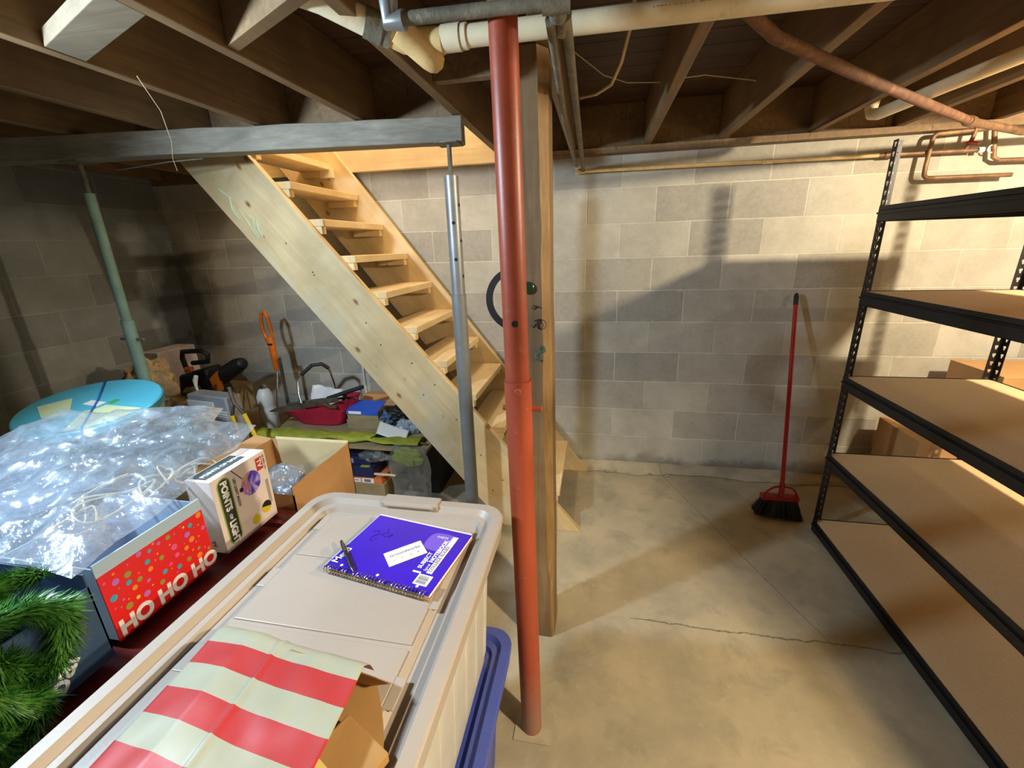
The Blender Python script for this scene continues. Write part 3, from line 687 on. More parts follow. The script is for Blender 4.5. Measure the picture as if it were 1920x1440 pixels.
hd.tube([hx(0, .13, .002), hb+dh*.02], [.016, .0145], 14)
tb.part('bracket', hd, M['redplastic'], smooth=35)
br_ = MB()
br_.add([cc0+Vector(v) for v in [(-.10,-.026,.118),(.085,-.026,.118),(.085,.014,.118),(-.10,.014,.118),(-.135,-.05,.028),(.118,-.05,.006),(.118,.03,.006),(-.135,.03,.028)]], [(0,1,2,3),(7,6,5,4),(0,4,5,1),(1,5,6,2),(2,6,7,3),(3,7,4,0)])
for k in range(420):
    u = random.random(); v = random.random()
    a = cc0+Vector((-.10+.185*u, -.027+.04*v, .118)); b_ = cc0+Vector((-.148+.28*u, -.058+.10*v, max(.0, .03-.03*u)+random.random()*.006))
    br_.tube([a, b_], .0011, 3, caps=False)
tb.part('bristles', br_, M['blackp'])
# litter by the wall
for k, (x, y, s_) in enumerate([(.11, 2.83, .03), (.16, 2.85, .022), (.24, 2.83, .02), (.40, 2.84, .026), (.52, 2.83, .018)]):
    r0 = MB(); prof = []
    vs0 = [(x+s_*random.uniform(-1, 1), y+s_*.5*random.uniform(-1, 1), .001+s_*random.random()) for _ in range(10)]
    bm = bmesh.new(); [bm.verts.new(v) for v in vs0]; bmesh.ops.convex_hull(bm, input=bm.verts); bm.verts.index_update()
    bm.verts.ensure_lookup_table(); used = {v for f in bm.faces for v in f.verts}
    idx = {v: i for i, v in enumerate(bm.verts)}
    r0.add([v.co.copy() for v in bm.verts], [tuple(idx[v] for v in f.verts) for f in bm.faces]); bm.free()
    solo('rubble', r0, M['floor'], 'small chip of broken concrete at the foot of the block wall', 'rubble', group='concrete chips along the back wall')

# ================================================================== things beyond the shelving
solo('cardboard_box', MB().box(1.98, 2.42, 2.45, 2.80, 0, .885), M['cardboard'], 'tall brown cardboard box against the wall beyond the shelving', 'box', bevel=.003)
solo('cardboard_box', MB().box(1.70, 1.96, 2.45, 2.80, 0, .52), M['cardboard'], 'lower brown cardboard box on the floor behind the shelving', 'box', bevel=.003)

# ================================================================== TOTES
def tote(name, label, x0, x1, y0, y1, z0, z1, mlid, mbody, lid_label=None, ribs=True):
    t = Thing(name, label, 'storage tote', ((x0+x1)/2, (y0+y1)/2, z0))
    # tapered body with vertical ribs
    bd = MB(); inn = .028; bot = .06
    n = 10
    zt = z1-.045
    def ringpts(ins, z, rc):
        pts = []
        for (cx, cy, a0) in ((x1-ins-rc, y1-ins-rc, 0), (x0+ins+rc, y1-ins-rc, 90), (x0+ins+rc, y0+ins+rc, 180), (x1-ins-rc, y0+ins+rc, 270)):
            for k in range(5):
                a = math.radians(a0+90*k/4); pts.append((cx+rc*math.cos(a), cy+rc*math.sin(a), z))
        return pts
    r = [ringpts(bot, z0+.001, .05), ringpts(inn+.012, zt-.06, .05), ringpts(inn, zt-.055, .05), ringpts(inn, zt, .05)]
    k = 20
    vs_ = [p for rg in r for p in rg]
    fs = [(i*k+j, i*k+(j+1) % k, (i+1)*k+(j+1) % k, (i+1)*k+j) for i in range(3) for j in range(k)]
    bd.add(vs_, fs+[tuple(range(k-1, -1, -1))]+[tuple(3*k+j for j in range(k))])
    if ribs:
        yy = y0+.12
        while yy < y1-.12:
            for (xe, s_) in ((x1, 1), (x0, -1)):
                xa, xb = xe-s_*(inn+.016), xe-s_*(bot+.004)
                bd.add([(xa-s_*.01, yy, zt-.06), (xa+s_*.006, yy+.012, zt-.06), (xa+s_*.006, yy+.032, zt-.06), (xa-s_*.01, yy+.044, zt-.06),
                        (xb-s_*.01, yy, z0+.02), (xb+s_*.006, yy+.012, z0+.02), (xb+s_*.006, yy+.032, z0+.02), (xb-s_*.01, yy+.044, z0+.02)],
                       [(0,1,5,4),(1,2,6,5),(2,3,7,6),(0,4,7,3),(0,3,2,1),(4,5,6,7)])
            yy += .085
    t.part('body', bd, mbody, smooth=35)
    # lid: rim, groove, raised field with stepped edge
    ld = MB()
    def rect(ins, z, rc, n_=6):
        pts = []
        for (cx, cy, a0) in ((x1-ins-rc, y1-ins-rc, 0), (x0+ins+rc, y1-ins-rc, 90), (x0+ins+rc, y0+ins+rc, 180), (x1-ins-rc, y0+ins+rc, 270)):
            for kk in range(n_+1):
                a = math.radians(a0+90*kk/n_); pts.append((cx+rc*math.cos(a), cy+rc*math.sin(a), z))
        return pts
    rings = [rect(.006, z1-.05, .065), rect(.0, z1-.004, .065), rect(.004, z1, .062), rect(.028, z1, .05), rect(.038, z1-.014, .045), rect(.052, z1-.016, .04), rect(.058, z1-.028, .036), rect(.078, z1-.030, .03), rect(.088, z1-.020, .03)]
    k = len(rings[0])
    vs_ = [p for rg in rings for p in rg]
    fs = [(i*k+j, i*k+(j+1) % k, (i+1)*k+(j+1) % k, (i+1)*k+j) for i in range(len(rings)-1) for j in range(k)]
    fs.append(tuple((len(rings)-1)*k+j for j in range(k)))
    ld.add(vs_, fs)
    ldo = t.part('lid', ld, mlid, label=lid_label, smooth=30)
    return t, ldo
tA, lidA = tote('storage_tote', 'large milky storage tote with a taupe lid under the purple notebook', -.785, -.222, -.02, .99, .462, .90, M['taupe'], M['toteclear'], 'taupe snap-on lid')
# lid details: shallow raised panels, stepped corners, latch
pn = MB()
pn.box(-.690, -.315, .745, .895, .879, .8835); pn.box(-.690, -.315, .555, .735, .879, .8835); pn.box(-.690, -.315, .10, .545, .879, .8835)
for yy in (.16, .44, .64, .84): pn.box(-.712, -.690, yy, yy+.055, .879, .8825); pn.box(-.315, -.295, yy, yy+.055, .879, .8825)
tA.part('lid_panel', pn, M['taupe'], parent=lidA, bevel=.003)
tA.part('latch', MB().box(-.575, -.41, .952, .9945, .870, .9045).box(-.565, -.42, .945, .955, .893, .9035), M['taupe'], label='snap latch at the far end', bevel=.004)
tB, lidB = tote('storage_tote', 'blue storage tote at the bottom, under the milky tote', -.785, -.215, -.02, 1.0, 0, .461, M['blueplastic'], M['blueplastic'])
tC, lidC = tote('storage_tote', 'dark red storage tote carrying the holiday boxes', -1.43, -.835, .02, 1.045, 0, .78, M['darkred'], M['darkred'])

# ================================================================== NOTEBOOK, CARD, PEN
A = Vector((-.552, .904, 0)); B = Vector((-.282, .858, 0)); Dn = Vector((-.582, .699, 0))
uu = (B-A).normalized(); wv = Vector((uu.y, -uu.x, 0))       # u along the long edge, w from far edge to the spiral
nb0 = A.copy(); ZL = .8845
LN, WN = .272, .206
def nb(u, w_, z): return Vector((nb0.x, nb0.y, 0))+uu*u+wv*w_+Vector((0, 0, z))
tn = Thing('notebook', 'purple spiral notebook lying on the taupe tote lid', 'notebook', tuple(nb(LN/2, WN/2, ZL)))
def slab(u0, u1, w0, w1, z0, z1): return MB().hexa([nb(u0,w0,z0), nb(u1,w0,z0), nb(u1,w1,z0), nb(u0,w1,z0), nb(u0,w0,z1), nb(u1,w0,z1), nb(u1,w1,z1), nb(u0,w1,z1)])
tn.part('back_cover', slab(.0, LN, -.001, WN, ZL, ZL+.0012), M['kraft'])
tn.part('pages', slab(-.001, LN-.003, -.004, WN-.006, ZL+.0013, ZL+.0115), M['white'])
cov = tn.part('cover', slab(.002, LN, .002, WN, ZL+.0117, ZL+.0128), M['purple'])
zt = ZL+.0129
def slab2(u0, u1, w0, w1, dz=.0003): return slab(u0, u1, w0, w1, zt, zt+dz)
# print: notebook is read with its spiral on the left, so text runs along +w reversed
du = -wv; dv_ = Vector((-uu.x, -uu.y, 0))
ov = MB(); cpt = nb(LN-.062, .050, zt+.0001)
ov.v = []; nseg = 36
ov.add([cpt+uu*.035*math.copysign(abs(math.cos(2*math.pi*j/nseg))**.7, math.cos(2*math.pi*j/nseg))+wv*.032*math.copysign(abs(math.sin(2*math.pi*j/nseg))**.7, math.sin(2*math.pi*j/nseg)) for j in range(nseg)], [tuple(range(nseg))])
tn.part('print_badge', ov, M['lilac'], parent=cov, recalc=False)
tn.part('print_band', slab2(LN-.040, LN-.026, .022, .150), M['offwhite'], parent=cov, label='white band under the printed words')
tn.part('barcode_label', slab2(LN-.052, LN-.018, .156, .186), M['offwhite'], parent=cov, label='white barcode sticker')
bars = MB()
for k in range(16):
    w0 = .159+k*.0015; bars.f += []; q = slab(LN-.048, LN-.024, w0, w0+random.choice((.0005,.0008,.001)), zt+.0004, zt+.0006); bars.add(q.v, q.f)
tn.part('barcode', bars, M['inkgrey'], parent=cov)
tn.text('COLLEGE RULED', .0115, nb(LN-.030, .146, zt+.0005), du, dv_, M['inkgrey'], parent=cov, ext=.0002, fat=.0002)
tn.text('NOTEBOOK', .014, nb(LN-.043, .118, zt+.0003), du, dv_, M['offwhite'], parent=cov, ext=.0002, fat=.0006)
tn.text('Spiral', .010, nb(LN-.043, .146, zt+.0003), du, dv_, M['offwhite'], parent=cov, ext=.0002)
tn.text('SUBJECT', .014, nb(LN-.058, .142, zt+.0003), du, dv_, M['offwhite'], parent=cov, ext=.0002, fat=.0003)
tn.text('1', .026, nb(LN-.052, .160, zt+.0003), du, dv_, M['offwhite'], parent=cov, ext=.0002, fat=.0012)
tn.text('SHEETS', .009, nb(LN-.078, .036, zt+.0004), uu, -wv, M['offwhite'], parent=cov, ext=.0002)
tn.text('Mead', .024, nb(.022, WN-.018, zt+.0003), du, dv_, M['offwhite'], parent=cov, ext=.0002, fat=.0004)
hs = MB()
for u in (.038, .135, .235): hs.disc(nb(u, WN-.016, zt+.0004), uu, wv, .0036, 20)
tn.part('punch_hole', hs, M['offwhite'], parent=cov, label='white paper showing through the punched holes', recalc=False)
scr = MB()
scr.tube([nb(u, w_, zt+.0003) for u, w_ in ((.03,.065),(.045,.06),(.05,.07),(.038,.085),(.045,.10),(.055,.085))], .0007, 5)
scr.tube([nb(u, w_, zt+.0003) for u, w_ in ((.06,.045),(.07,.06),(.055,.07),(.07,.075),(.085,.06),(.08,.075))], .0006, 5)
tn.part('handwriting', scr, plain('dark_violet_ink', S(30,14,90), .5), parent=cov, label='faint dark scribble on the cover')
coil = MB(); pts = []; turns = 34
for k in range(turns*12+1):
    a = 2*math.pi*k/12; u = .006+(LN-.012)*k/(turns*12)
    pts.append(nb(u, WN-.0025+.0085*math.cos(a), ZL+.0086+.0082*math.sin(a)))
coil.tube(pts, .0011, 5)
tn.part('spiral_wire', coil, M['chrome'], smooth=60)
# second card under business card (small stack)
Ac, Bc, Cc, Dc = Vector((-.468, .760, 0)), Vector((-.400, .819, 0)), Vector((-.363, .780, 0)), Vector((-.425, .721, 0))
cz0 = zt+.0008
cu = (Bc-Ac).normalized(); cw = Vector((cu.y, -cu.x, 0)); CL, CW = .089, .051
Ac = Ac+cw*(-.0)+cu*(-.002)
def cd_(u, w_, z): return Ac+cu*u+cw*w_+Vector((0, 0, z))
tcd = Thing('business_card', 'white business card lying on the purple notebook', 'card', tuple(cd_(CL/2, CW/2, cz0)))
tcd.part('card', MB().hexa([cd_(0,0,cz0), cd_(CL,0,cz0), cd_(CL,CW,cz0), cd_(0,CW,cz0), cd_(0,0,cz0+.0006), cd_(CL,0,cz0+.0006), cd_(CL,CW,cz0+.0006), cd_(0,CW,cz0+.0006)]), M['offwhite'])
tcd.text('Groundworks', .0125, cd_(.010, .022, cz0+.0007), cu, -cw, M['inkgrey'], ext=.0001, fat=.0002)
ic = MB()
for u in (.014, .034, .054, .072): ic.disc(cd_(u, .036, cz0+.0008), cu, cw, .0035, 6)
tcd.part('icon', ic, plain('pale_green_ink', S(190,204,180), .6), recalc=False, label='pale printed icons')
# pen
p0 = Vector((-.505, .690, zt+.0055)); p1 = Vector((-.592, .783, zt+.0048)); pd = (p1-p0).normalized()
tpn = Thing('pen', 'black click pen lying across the notebook corner', 'pen', tuple(p0))
p1.z = ZL+.0165; pd = (p1-p0).normalized(); LP = (p1-p0).length
def pp(t): return p0+pd*LP*t+Vector((0,0,.0003))
tpn.part('barrel', MB().tube([pp(.10), pp(.16), pp(.5), pp(.85)], [.0042, .0048, .0047, .0045], 16), M['blackp'], smooth=40)
tpn.part('tip', MB().tube([pp(0), pp(.04), pp(.099)], [.0010, .0022, .0038], 14), M['chrome'], smooth=40)
tpn.part('band', MB().tube([pp(.86), pp(.90)], .0047, 16), M['chrome'], smooth=40)
tpn.part('clicker', MB().tube([pp(.905), pp(.97), pp(1.0)], [.0044, .0036, .0024], 14), M['blackp'], smooth=40)
tpn.part('clip', MB().tube([pp(.9)+Vector((0,0,.0055)), pp(.60)+Vector((0,0,.0065))], .0011, 8), M['chrome'])

# ================================================================== STRIPED PAPER BAG
BX0, BX1, BY0, BY1 = -.665, -.345, .02, .525
tbag = Thing('paper_bag', 'red and cream striped paper gift bag lying on the taupe tote lid', 'bag', (-.5, .3, .8845))
STRIPE_OFF = .047
def stripe_mat():
    mt, nt, b = nmat('striped_gift_paper'); tc = N(nt, 'ShaderNodeTexCoord'); sp = N(nt, 'ShaderNodeSeparateXYZ'); L(nt, tc.outputs['Object'], sp.inputs[0])
    # stripes run along the bag's width
    t_ = math_(nt, 'ADD', math_(nt, 'MULTIPLY', sp.outputs['Y'], 1.0), math_(nt, 'MULTIPLY', sp.outputs['X'], .14))
    fr = math_(nt, 'FRACT', math_(nt, 'DIVIDE', math_(nt, 'ADD', t_, 2.0+STRIPE_OFF), .0815))
    st_ = math_(nt, 'GREATER_THAN', fr, .5)
    n = noise_(nt, tc.outputs['Object'], 9, 5)
    cr = mixc(nt, ramp(nt, n, .3, .7), S(180,180,156), S(166,168,146)); rd = mixc(nt, ramp(nt, n, .3, .7), S(192,62,60), S(178,52,52))
    L(nt, mixc(nt, st_, cr, rd), b.inputs['Base Color']); b.inputs['Roughness'].default_value = .38
    return mt
M['stripe'] = stripe_mat()
zb = .885
def bagtop(u, v):
    # u: 0 bottom end (left) .. 1 mouth (right); v: 0 near .. 1 far
    x = BX0+(BX1-BX0)*u+.012*math.sin(v*3.1); y = BY0+(BY1-BY0)*v-.045*u*(v > .0)
    edge = min(1, min(v, 1-v)/.05)
    h = .012+.040*math.sqrt(max(0, edge))*(.35+.65*min(1, u*3+.2))
    h += .010*max(0, u-.6)/.4
    h += .0035*noise.noise(Vector((x*9, y*7, 2)))+.002*noise.noise(Vector((x*24, y*20, 2)))
    h += .004*math.exp(-((u-.47)/.012)**2)
    return (x, y, zb+h)
tbag.part('front_panel', MB().grid(bagtop, 60, 60), M['stripe'], smooth=60, thick=.0006)
def bagbot(u, v):
    x = BX0+(BX1-BX0)*u+.012*math.sin(v*3.1)+(.075*(1-((v-.62)/.38)**2)*u**8 if v > .24 else 0); y = BY0+(BY1-BY0)*v-.045*u
    return (x, y, zb+.002)
tbag.part('back_panel', MB().grid(bagbot, 40, 40), M['kraft'], thick=.0006, label='plain brown inside of the back panel')
# gusset flap seen at the mouth
def gus(u, v):
    x = BX1-.14+.14*u+.012*math.sin(3.1)+.05*v*math.sin(u*1.6); y = BY1-.045-.012-.02*v*u; z = zb+.003+.052*v*(1-.2*u)
    return (x, y, z)
tbag.part('gusset', MB().grid(gus, 14, 8), M['kraft'], smooth=60, thick=.0006, label='brown inside of the side gusset')
# packet in the mouth of the bag
tpk = Thing('packet', 'folded kraft paper packet with a cream and red label in the bag mouth', 'packet', (-.30, .33, zb+.003))
def pk(a, b_, z): return Vector((-.345, .405, 0))+Vector((.97, -.42, 0)).normalized()*a+Vector((-.38, -.92, 0)).normalized()*b_+Vector((0, 0, z))
tpk.part('envelope', MB().hexa([pk(0,0,zb+.004), pk(.088,0,zb+.004), pk(.088,.16,zb+.004), pk(0,.16,zb+.004), pk(0,0,zb+.030), pk(.088,0,zb+.024), pk(.088,.16,zb+.024), pk(0,.16,zb+.034)]), M['kraft'], bevel=.003)
lb = tpk.part('label_panel', MB().hexa([pk(.0,.060,zb+.0325), pk(.060,.060,zb+.0275), pk(.064,.155,zb+.0275), pk(0,.155,zb+.0355), pk(0,.060,zb+.0335), pk(.060,.060,zb+.0285), pk(.064,.155,zb+.0285), pk(0,.155,zb+.0365)]), plain('cream_label', S(240,222,140), .5), bevel=.003)
tpk.text('T', .045, pk(.012, .125, zb+.0375), Vector((.97,-.42,-.06)), Vector((.38,.92,0)), plain('dark_red_print', S(150,40,20), .6), parent=lb, ext=.0006, fat=.001)

# ================================================================== HOLIDAY BOXES
# HO HO HO box
hx0, hx1, hy0, hy1, hz0, hz1 = -1.26, -.99, .542, .790, .781, .978
th = Thing('gift_box', 'open red gift box with coloured dots and the words HO HO HO', 'box', (-1.12, .66, hz0))
bxm = MB(); tk = .003
bxm.box(hx0, hx1, hy0, hy1, hz0, hz0+tk)
bxm.box(hx0, hx0+tk, hy0, hy1, hz0, hz1-.02); bxm.box(hx0, hx1, hy0, hy0+tk, hz0, hz1-.01); bxm.box(hx0, hx1, hy1-tk, hy1, hz0, hz1-.01)
th.part('carton', bxm, M['paleblue'], label='plain pale blue inside of the box')
fr = th.part('front_panel', MB().box(hx1, hx1+tk, hy0, hy1, hz0, .947), plain('bright_red_print', S(232,38,34), .4, 0, .03))
th.part('top_band', MB().box(hx1, hx1+tk+.0005, hy0-.001, hy1+.001, .947, hz1), M['paleblue'], label='white card band along the top edge with cool light in its colour')  # white card; the cool light on it is painted as blue
th.text('HO HO HO', .052, (hx1+tk+.0006, hy0+.006, hz0+.008), (0,1,0), (0,0,1), M['offwhite'], parent=fr, fat=.0024, sx=.92, ext=.0004)
dots = {}
cols = [('lavender_dot', S(200,110,190)), ('olive_dot', S(160,150,60)), ('yellow_dot', S(240,205,40)), ('cyan_dot', S(70,170,190)), ('pink_dot', S(240,90,150)), ('orange_dot', S(245,140,40))]
dm = [plain(n_, c_, .45, 0, .02) for n_, c_ in cols]
db = MB(); placed = []
random.seed(11)
for k in range(400):
    r_ = random.choice((.002,.003,.0045,.006,.0075)); yy = random.uniform(hy0+.008, hy1-.008); zz = random.uniform(hz0+.052, .942)
    if all((yy-a)**2+(zz-b_)**2 > (r_+c_+.005)**2 for a, b_, c_ in placed) and len(placed) < 60:
        placed.append((yy, zz, r_)); db.disc((hx1+tk+.0007, yy, zz), (0,1,0), (0,0,1), r_, 18, random.randrange(6))
th.part('dot_print', db, dm, parent=fr, recalc=False, label='coloured dots printed on the red panel')
# POINTS OF LIGHT box
lx0, lx1, ly0, ly1, lz0, lz1 = -1.062, -.982, .826, 1.022, .781, 1.003
tl_ = Thing('light_box', 'white product box for a disco light standing upright', 'box', (-1.02, .92, lz0))
wb_ = tl_.part('carton', MB().box(lx0, lx1, ly0, ly1, lz0, lz1), plain('pinkish_white_card', S(238,222,212), .45, 0, .03), bevel=.001)
xf = lx1+.0003
def fpoly(pts, mi=0, mb=None, x=xf):
    mb = mb or MB(); mb.add([(x, ly0+a, lz0+b_) for a, b_ in pts], [tuple(range(len(pts)))], mi); return mb
def pill(c, w_, h_, n=10):
    o = []
    for k in range(n+1): a = math.pi*k/n; o.append((c[0]+w_/2*math.cos(a), c[1]+h_/2-w_/2+w_/2*math.sin(a)))
    for k in range(n+1): a = math.pi+math.pi*k/n; o.append((c[0]+w_/2*math.cos(a), c[1]-h_/2+w_/2+w_/2*math.sin(a)))
    return o
g1 = fpoly(pill((.037, .112), .045, .205)); tl_.part('title_border', g1, plain('lime_green_print', S(150,180,80), .5), parent=wb_, recalc=False)
g2 = fpoly(pill((.037, .112), .037, .197), x=xf+.0003); tl_.part('title_panel', g2, plain('dark_green_print', S(56,62,48), .5), parent=wb_, recalc=False)
tl_.text('POINTS', .0285, (xf+.0008, ly0+.027, lz0+.204), (0,0,-1), (0,1,0), M['offwhite'], parent=wb_, fat=.0012, sx=.92)
tl_.text('OF', .012, (xf+.0008, ly0+.032, lz0+.103), (0,0,-1), (0,1,0), M['offwhite'], parent=wb_, fat=.0005)
tl_.text('LIGHT', .0285, (xf+.0008, ly0+.027, lz0+.083), (0,0,-1), (0,1,0), M['offwhite'], parent=wb_, fat=.0012, sx=.92)
tl_.text('LED LIGHT SHOW', .011, (xf+.0006, ly0+.068, lz0+.195), (0,0,-1), (0,1,0), M['inkgrey'], parent=wb_, fat=.0005)
tl_.text('TV', .022, (xf+.0008, ly0+.160, lz0+.206), (0,0,-1), (0,1,0), M['offwhite'], parent=wb_, fat=.0008)
tl_.text('AS SEEN ON', .009, (xf+.0006, ly0+.183, lz0+.212), (0,0,-1), (0,1,0), M['inkgrey'], parent=wb_)
tl_.part('red_square', fpoly([(.155,.170),(.180,.170),(.180,.210),(.155,.210)], x=xf+.0002), plain('red_logo_print', S(204,60,56), .5), parent=wb_, recalc=False)
def swirl():
    mt, nt, b = nmat('coloured_globe_picture'); c = coords(nt); n = N(nt, 'ShaderNodeTexNoise'); n.inputs['Scale'].default_value = 16; n.inputs['Distortion'].default_value = 1.2; L(nt, c, n.inputs['Vector'])
    r = N(nt, 'ShaderNodeValToRGB'); cr = r.color_ramp; cr.elements[0].position = .3; cr.elements[0].color = S(60,50,60); cr.elements[1].position = .72; cr.elements[1].color = S(232,90,150)
    for p_, c_ in ((.42, S(90,60,190)), (.5, S(190,170,240)), (.56, S(200,80,200)), (.64, S(230,200,60))): e_ = cr.elements.new(p_); e_.color = c_
    L(nt, n.outputs['Fac'], r.inputs[0]); L(nt, r.outputs[0], b.inputs['Base Color']); b.inputs['Roughness'].default_value = .4; return mt
gl_ = MB().disc((xf+.0004, ly0+.125, lz0+.150), (0,1,0), (0,0,1), .036, 32)
tl_.part('globe_picture', gl_, swirl(), parent=wb_, recalc=False, label='printed picture of a multicoloured light globe')
tl_.part('globe_bracket', MB().tube([(xf+.0004, ly0+.07, lz0+.218), (xf+.0004, ly0+.098, lz0+.178)], .0012, 6), M['inkblack'], parent=wb_)
tl_.part('globe_knob', MB().disc((xf+.0006, ly0+.088, lz0+.148), (0,1,0), (0,0,1), .007, 14), M['inkblack'], parent=wb_, recalc=False)
tl_.part('yellow_badge', MB().disc((xf+.0004, ly0+.160, lz0+.048), (0,1,0), (0,0,1), .019, 28).disc((xf+.0004, ly0+.115, lz0+.033), (0,1,0), (0,0,1), .015, 24), M['gold'], parent=wb_, recalc=False)
bb_ = MB(); bb_.add([(xf+.0007, ly0+.160+.019*math.cos(a), lz0+.048+.019*math.sin(a)) for a in [math.radians(-20+18*k) for k in range(11)]], [tuple(range(11))])
tl_.part('badge_half', bb_, M['inkblack'], parent=wb_, recalc=False)
fp = MB()
for k in range(3): fp.box(xf+.0003, xf+.0006, ly0+.176+.004*k, ly0+.1775+.004*k, lz0+.05, lz0+.13)
tl_.part('fine_print', fp, M['inkgrey'], parent=wb_, kind='stuff')
# top face print
tp2 = MB(); tp2.box(lx0+.006, lx1-.022, ly0+.01, ly1-.05, lz1+.0002, lz1+.0006)
tl_.part('top_panel', tp2, plain('grey_green_print', S(84,92,92), .5), parent=wb_)
tl_.text('POINTS OF LIGHT', .017, (lx0+.042, ly0+.018, lz1+.0008), (0,1,0), (-1,0,0), M['offwhite'], parent=wb_, fat=.0006, ext=.0002)
tl_.text('TV', .016, (lx1-.045, ly0-.0006, lz0+.035), (.3,0,-1), (1,0,.3), plain('dim_red_print', S(150,70,70), .5), parent=wb_, fat=.0006)
# slate blue carton with white letters
bz0 = .781
tbl = Thing('blue_carton', 'slate blue carton with large white letters under the green garland', 'box', (-1.1, .40, bz0))
bc = MB(); bc.box(-1.24, -.966, .12, .515, bz0, .80); bc.box(-.969, -.966, .12, .515, .80, .955); bc.box(-1.24, -1.237, .12, .515, .80, .955); bc.box(-1.24, -.966, .512, .515, .80, .985); bc.box(-1.24, -.966, .12, .123, .80, .955)
cb_ = tbl.part('carton', bc, plain('dark_slate_blue', S(52,78,108), .55, 0, .04))
tbl.text('bal', .056, (-.9655, .425, .786), (0,.62,.78), (0,-.78,.62), M['offwhite'], parent=cb_, fat=.0012)
# open brown carton behind
cx0, cx1, cy0, cy1, cz0_, cz1_ = -1.29, -.945, 1.06, 1.395, .50, .852
tcb = Thing('cardboard_box', 'open brown cardboard box with a plastic bag inside, behind the light box', 'box', (-1.1, 1.2, cz0_))
cbm = MB(); t_ = .004
cbm.box(cx0, cx1, cy0, cy1, cz0_, cz0_+t_); cbm.box(cx0, cx0+t_, cy0, cy1, cz0_, cz1_); cbm.box(cx1-t_, cx1, cy0, cy1, cz0_, cz1_); cbm.box(cx0, cx1, cy1-t_, cy1, cz0_, cz1_); cbm.box(cx0, cx1, cy0, cy0+t_, cz0_, cz1_-.03)
tcb.part('carton', cbm, M['cardboard'])
tcb.part('flap', MB().hexa([(cx0+.02,cy1-t_,cz1_),(cx1-.002,cy1-t_,cz1_),(cx1-.002,cy1,cz1_),(cx0+.02,cy1,cz1_),(cx0+.02,cy1-.0,cz1_+.008),(cx1-.002,cy1+.0,cz1_+.008),(cx1-.002,cy1+.004,cz1_+.008),(cx0+.02,cy1+.004,cz1_+.008)]), M['cardlight'])
tcb.part('inner_liner', MB().box(cx0+.03, cx1-.006, cy1-.009, cy1-.005, cz0_+.03, cz1_+.002), M['cardlight'], label='pale inside of the far wall')
tcb.part('flap', MB().hexa([(cx0-.07,cy0+.02,cz1_+.01),(cx0-.074,cy0+.02,cz1_+.01),(cx0-.074,cy1,cz1_+.01),(cx0-.07,cy1,cz1_+.01),(cx0+.002,cy0+.02,cz1_),(cx0-.002,cy0+.02,cz1_),(cx0-.002,cy1,cz1_),(cx0+.002,cy1,cz1_)]), M['cardboard'])
solo('cardboard_box', MB().box(-1.34, -.90, 1.055, 1.42, 0, .499), M['carddark'], 'dusty cardboard box on the floor carrying the open carton', 'box', bevel=.003)
def blob(name, c, r, mat, label, cat, seed=0, amp=.25, freq=6, n=28, flat=.0, smooth=60, parent=None, group=None):
    mb = MB(); vs_ = []; fs = []
    for i in range(n+1):
        th_ = math.pi*i/n
        for j in range(2*n):
            ph = math.pi*j/n; d_ = Vector((math.sin(th_)*math.cos(ph), math.sin(th_)*math.sin(ph), math.cos(th_)))
            k_ = 1+amp*noise.noise(d_*freq*.35+Vector((seed, 0, 0)))+amp*.5*abs(noise.noise(d_*freq+Vector((0, seed, 0))))
            v = Vector((d_.x*r[0], d_.y*r[1], d_.z*r[2]))*k_; 
            if v.z < -r[2]*(1-flat): v.z = -r[2]*(1-flat)
            vs_.append(Vector(c)+v)
    for i in range(n):
        for j in range(2*n): fs.append((i*2*n+j, i*2*n+(j+1) % (2*n), (i+1)*2*n+(j+1) % (2*n), (i+1)*2*n+j))
    mb.add(vs_, fs)
    return solo(name, mb, mat, label, cat, smooth=smooth, group=group)
blob('plastic_bag', (-1.09, 1.17, .745), (.125, .08, .105), M['milkfilm'], 'milky plastic bag bulging out of the open brown box', 'bag', 3, .3, 5, flat=.05)

# ---- garland
def tinsel(name, path, R, count, ln, mat, label, cat, kind=None, core=True):
    mb = MB(); pts = [Vector(p) for p in path]
    segl = [(pts[i+1]-pts[i]).length for i in range(len(pts)-1)]; tot = sum(segl)
    for k in range(count):
        t = random.random()*tot; i = 0
        while t > segl[i] and i < len(segl)-1: t -= segl[i]; i += 1
        p = pts[i].lerp(pts[i+1], min(1, t/segl[i])); ax_ = (pts[i+1]-pts[i]).normalized()
        d_ = Vector((random.gauss(0,1), random.gauss(0,1), random.gauss(0,1))).normalized(); d_ = (d_-ax_*d_.dot(ax_)*.6).normalized()
        l_ = ln*random.uniform(.6, 1.1); w_ = d_.cross(ax_).normalized()*.0016
        q = p+d_*l_*.5+ax_*l_*.12; e_ = p+d_*l_+ax_*l_*.35+Vector((0,0,-.15*l_))
        mb.add([p-w_, p+w_, q+w_, e_, q-w_], [(0,1,2,4),(4,2,3)])
    if core: mb.tube(pts, R*.12, 6)
    lo, hi = mb.bounds()
    return solo(name, mb, mat, label, cat, kind=kind, recalc=False)
gp = [(-1.02,.49,1.0),(-1.05,.43,1.02),(-1.0,.40,1.03),(-1.06,.35,1.02),(-.99,.31,1.0),(-.955,.36,1.01),(-.945,.42,1.0),(-.94,.46,.955),(-.94,.44,.91),(-.935,.42,.88),(-.935,.38,.90),(-.935,.36,.95),(-.935,.33,.92),(-.935,.35,.86),(-.93,.385,.845),(-.93,.35,.81),(-.93,.31,.85),(-.93,.32,.79),(-.93,.30,.77)]
gps = []
for i in range(len(gp)-1):
    for t in (0, .5): gps.append(Vector(gp[i]).lerp(Vector(gp[i+1]), t))
tinsel('garland', gps, .04, 11000, .040, M['tinsel'], 'bright green tinsel garland heaped on the slate blue carton', 'garland')
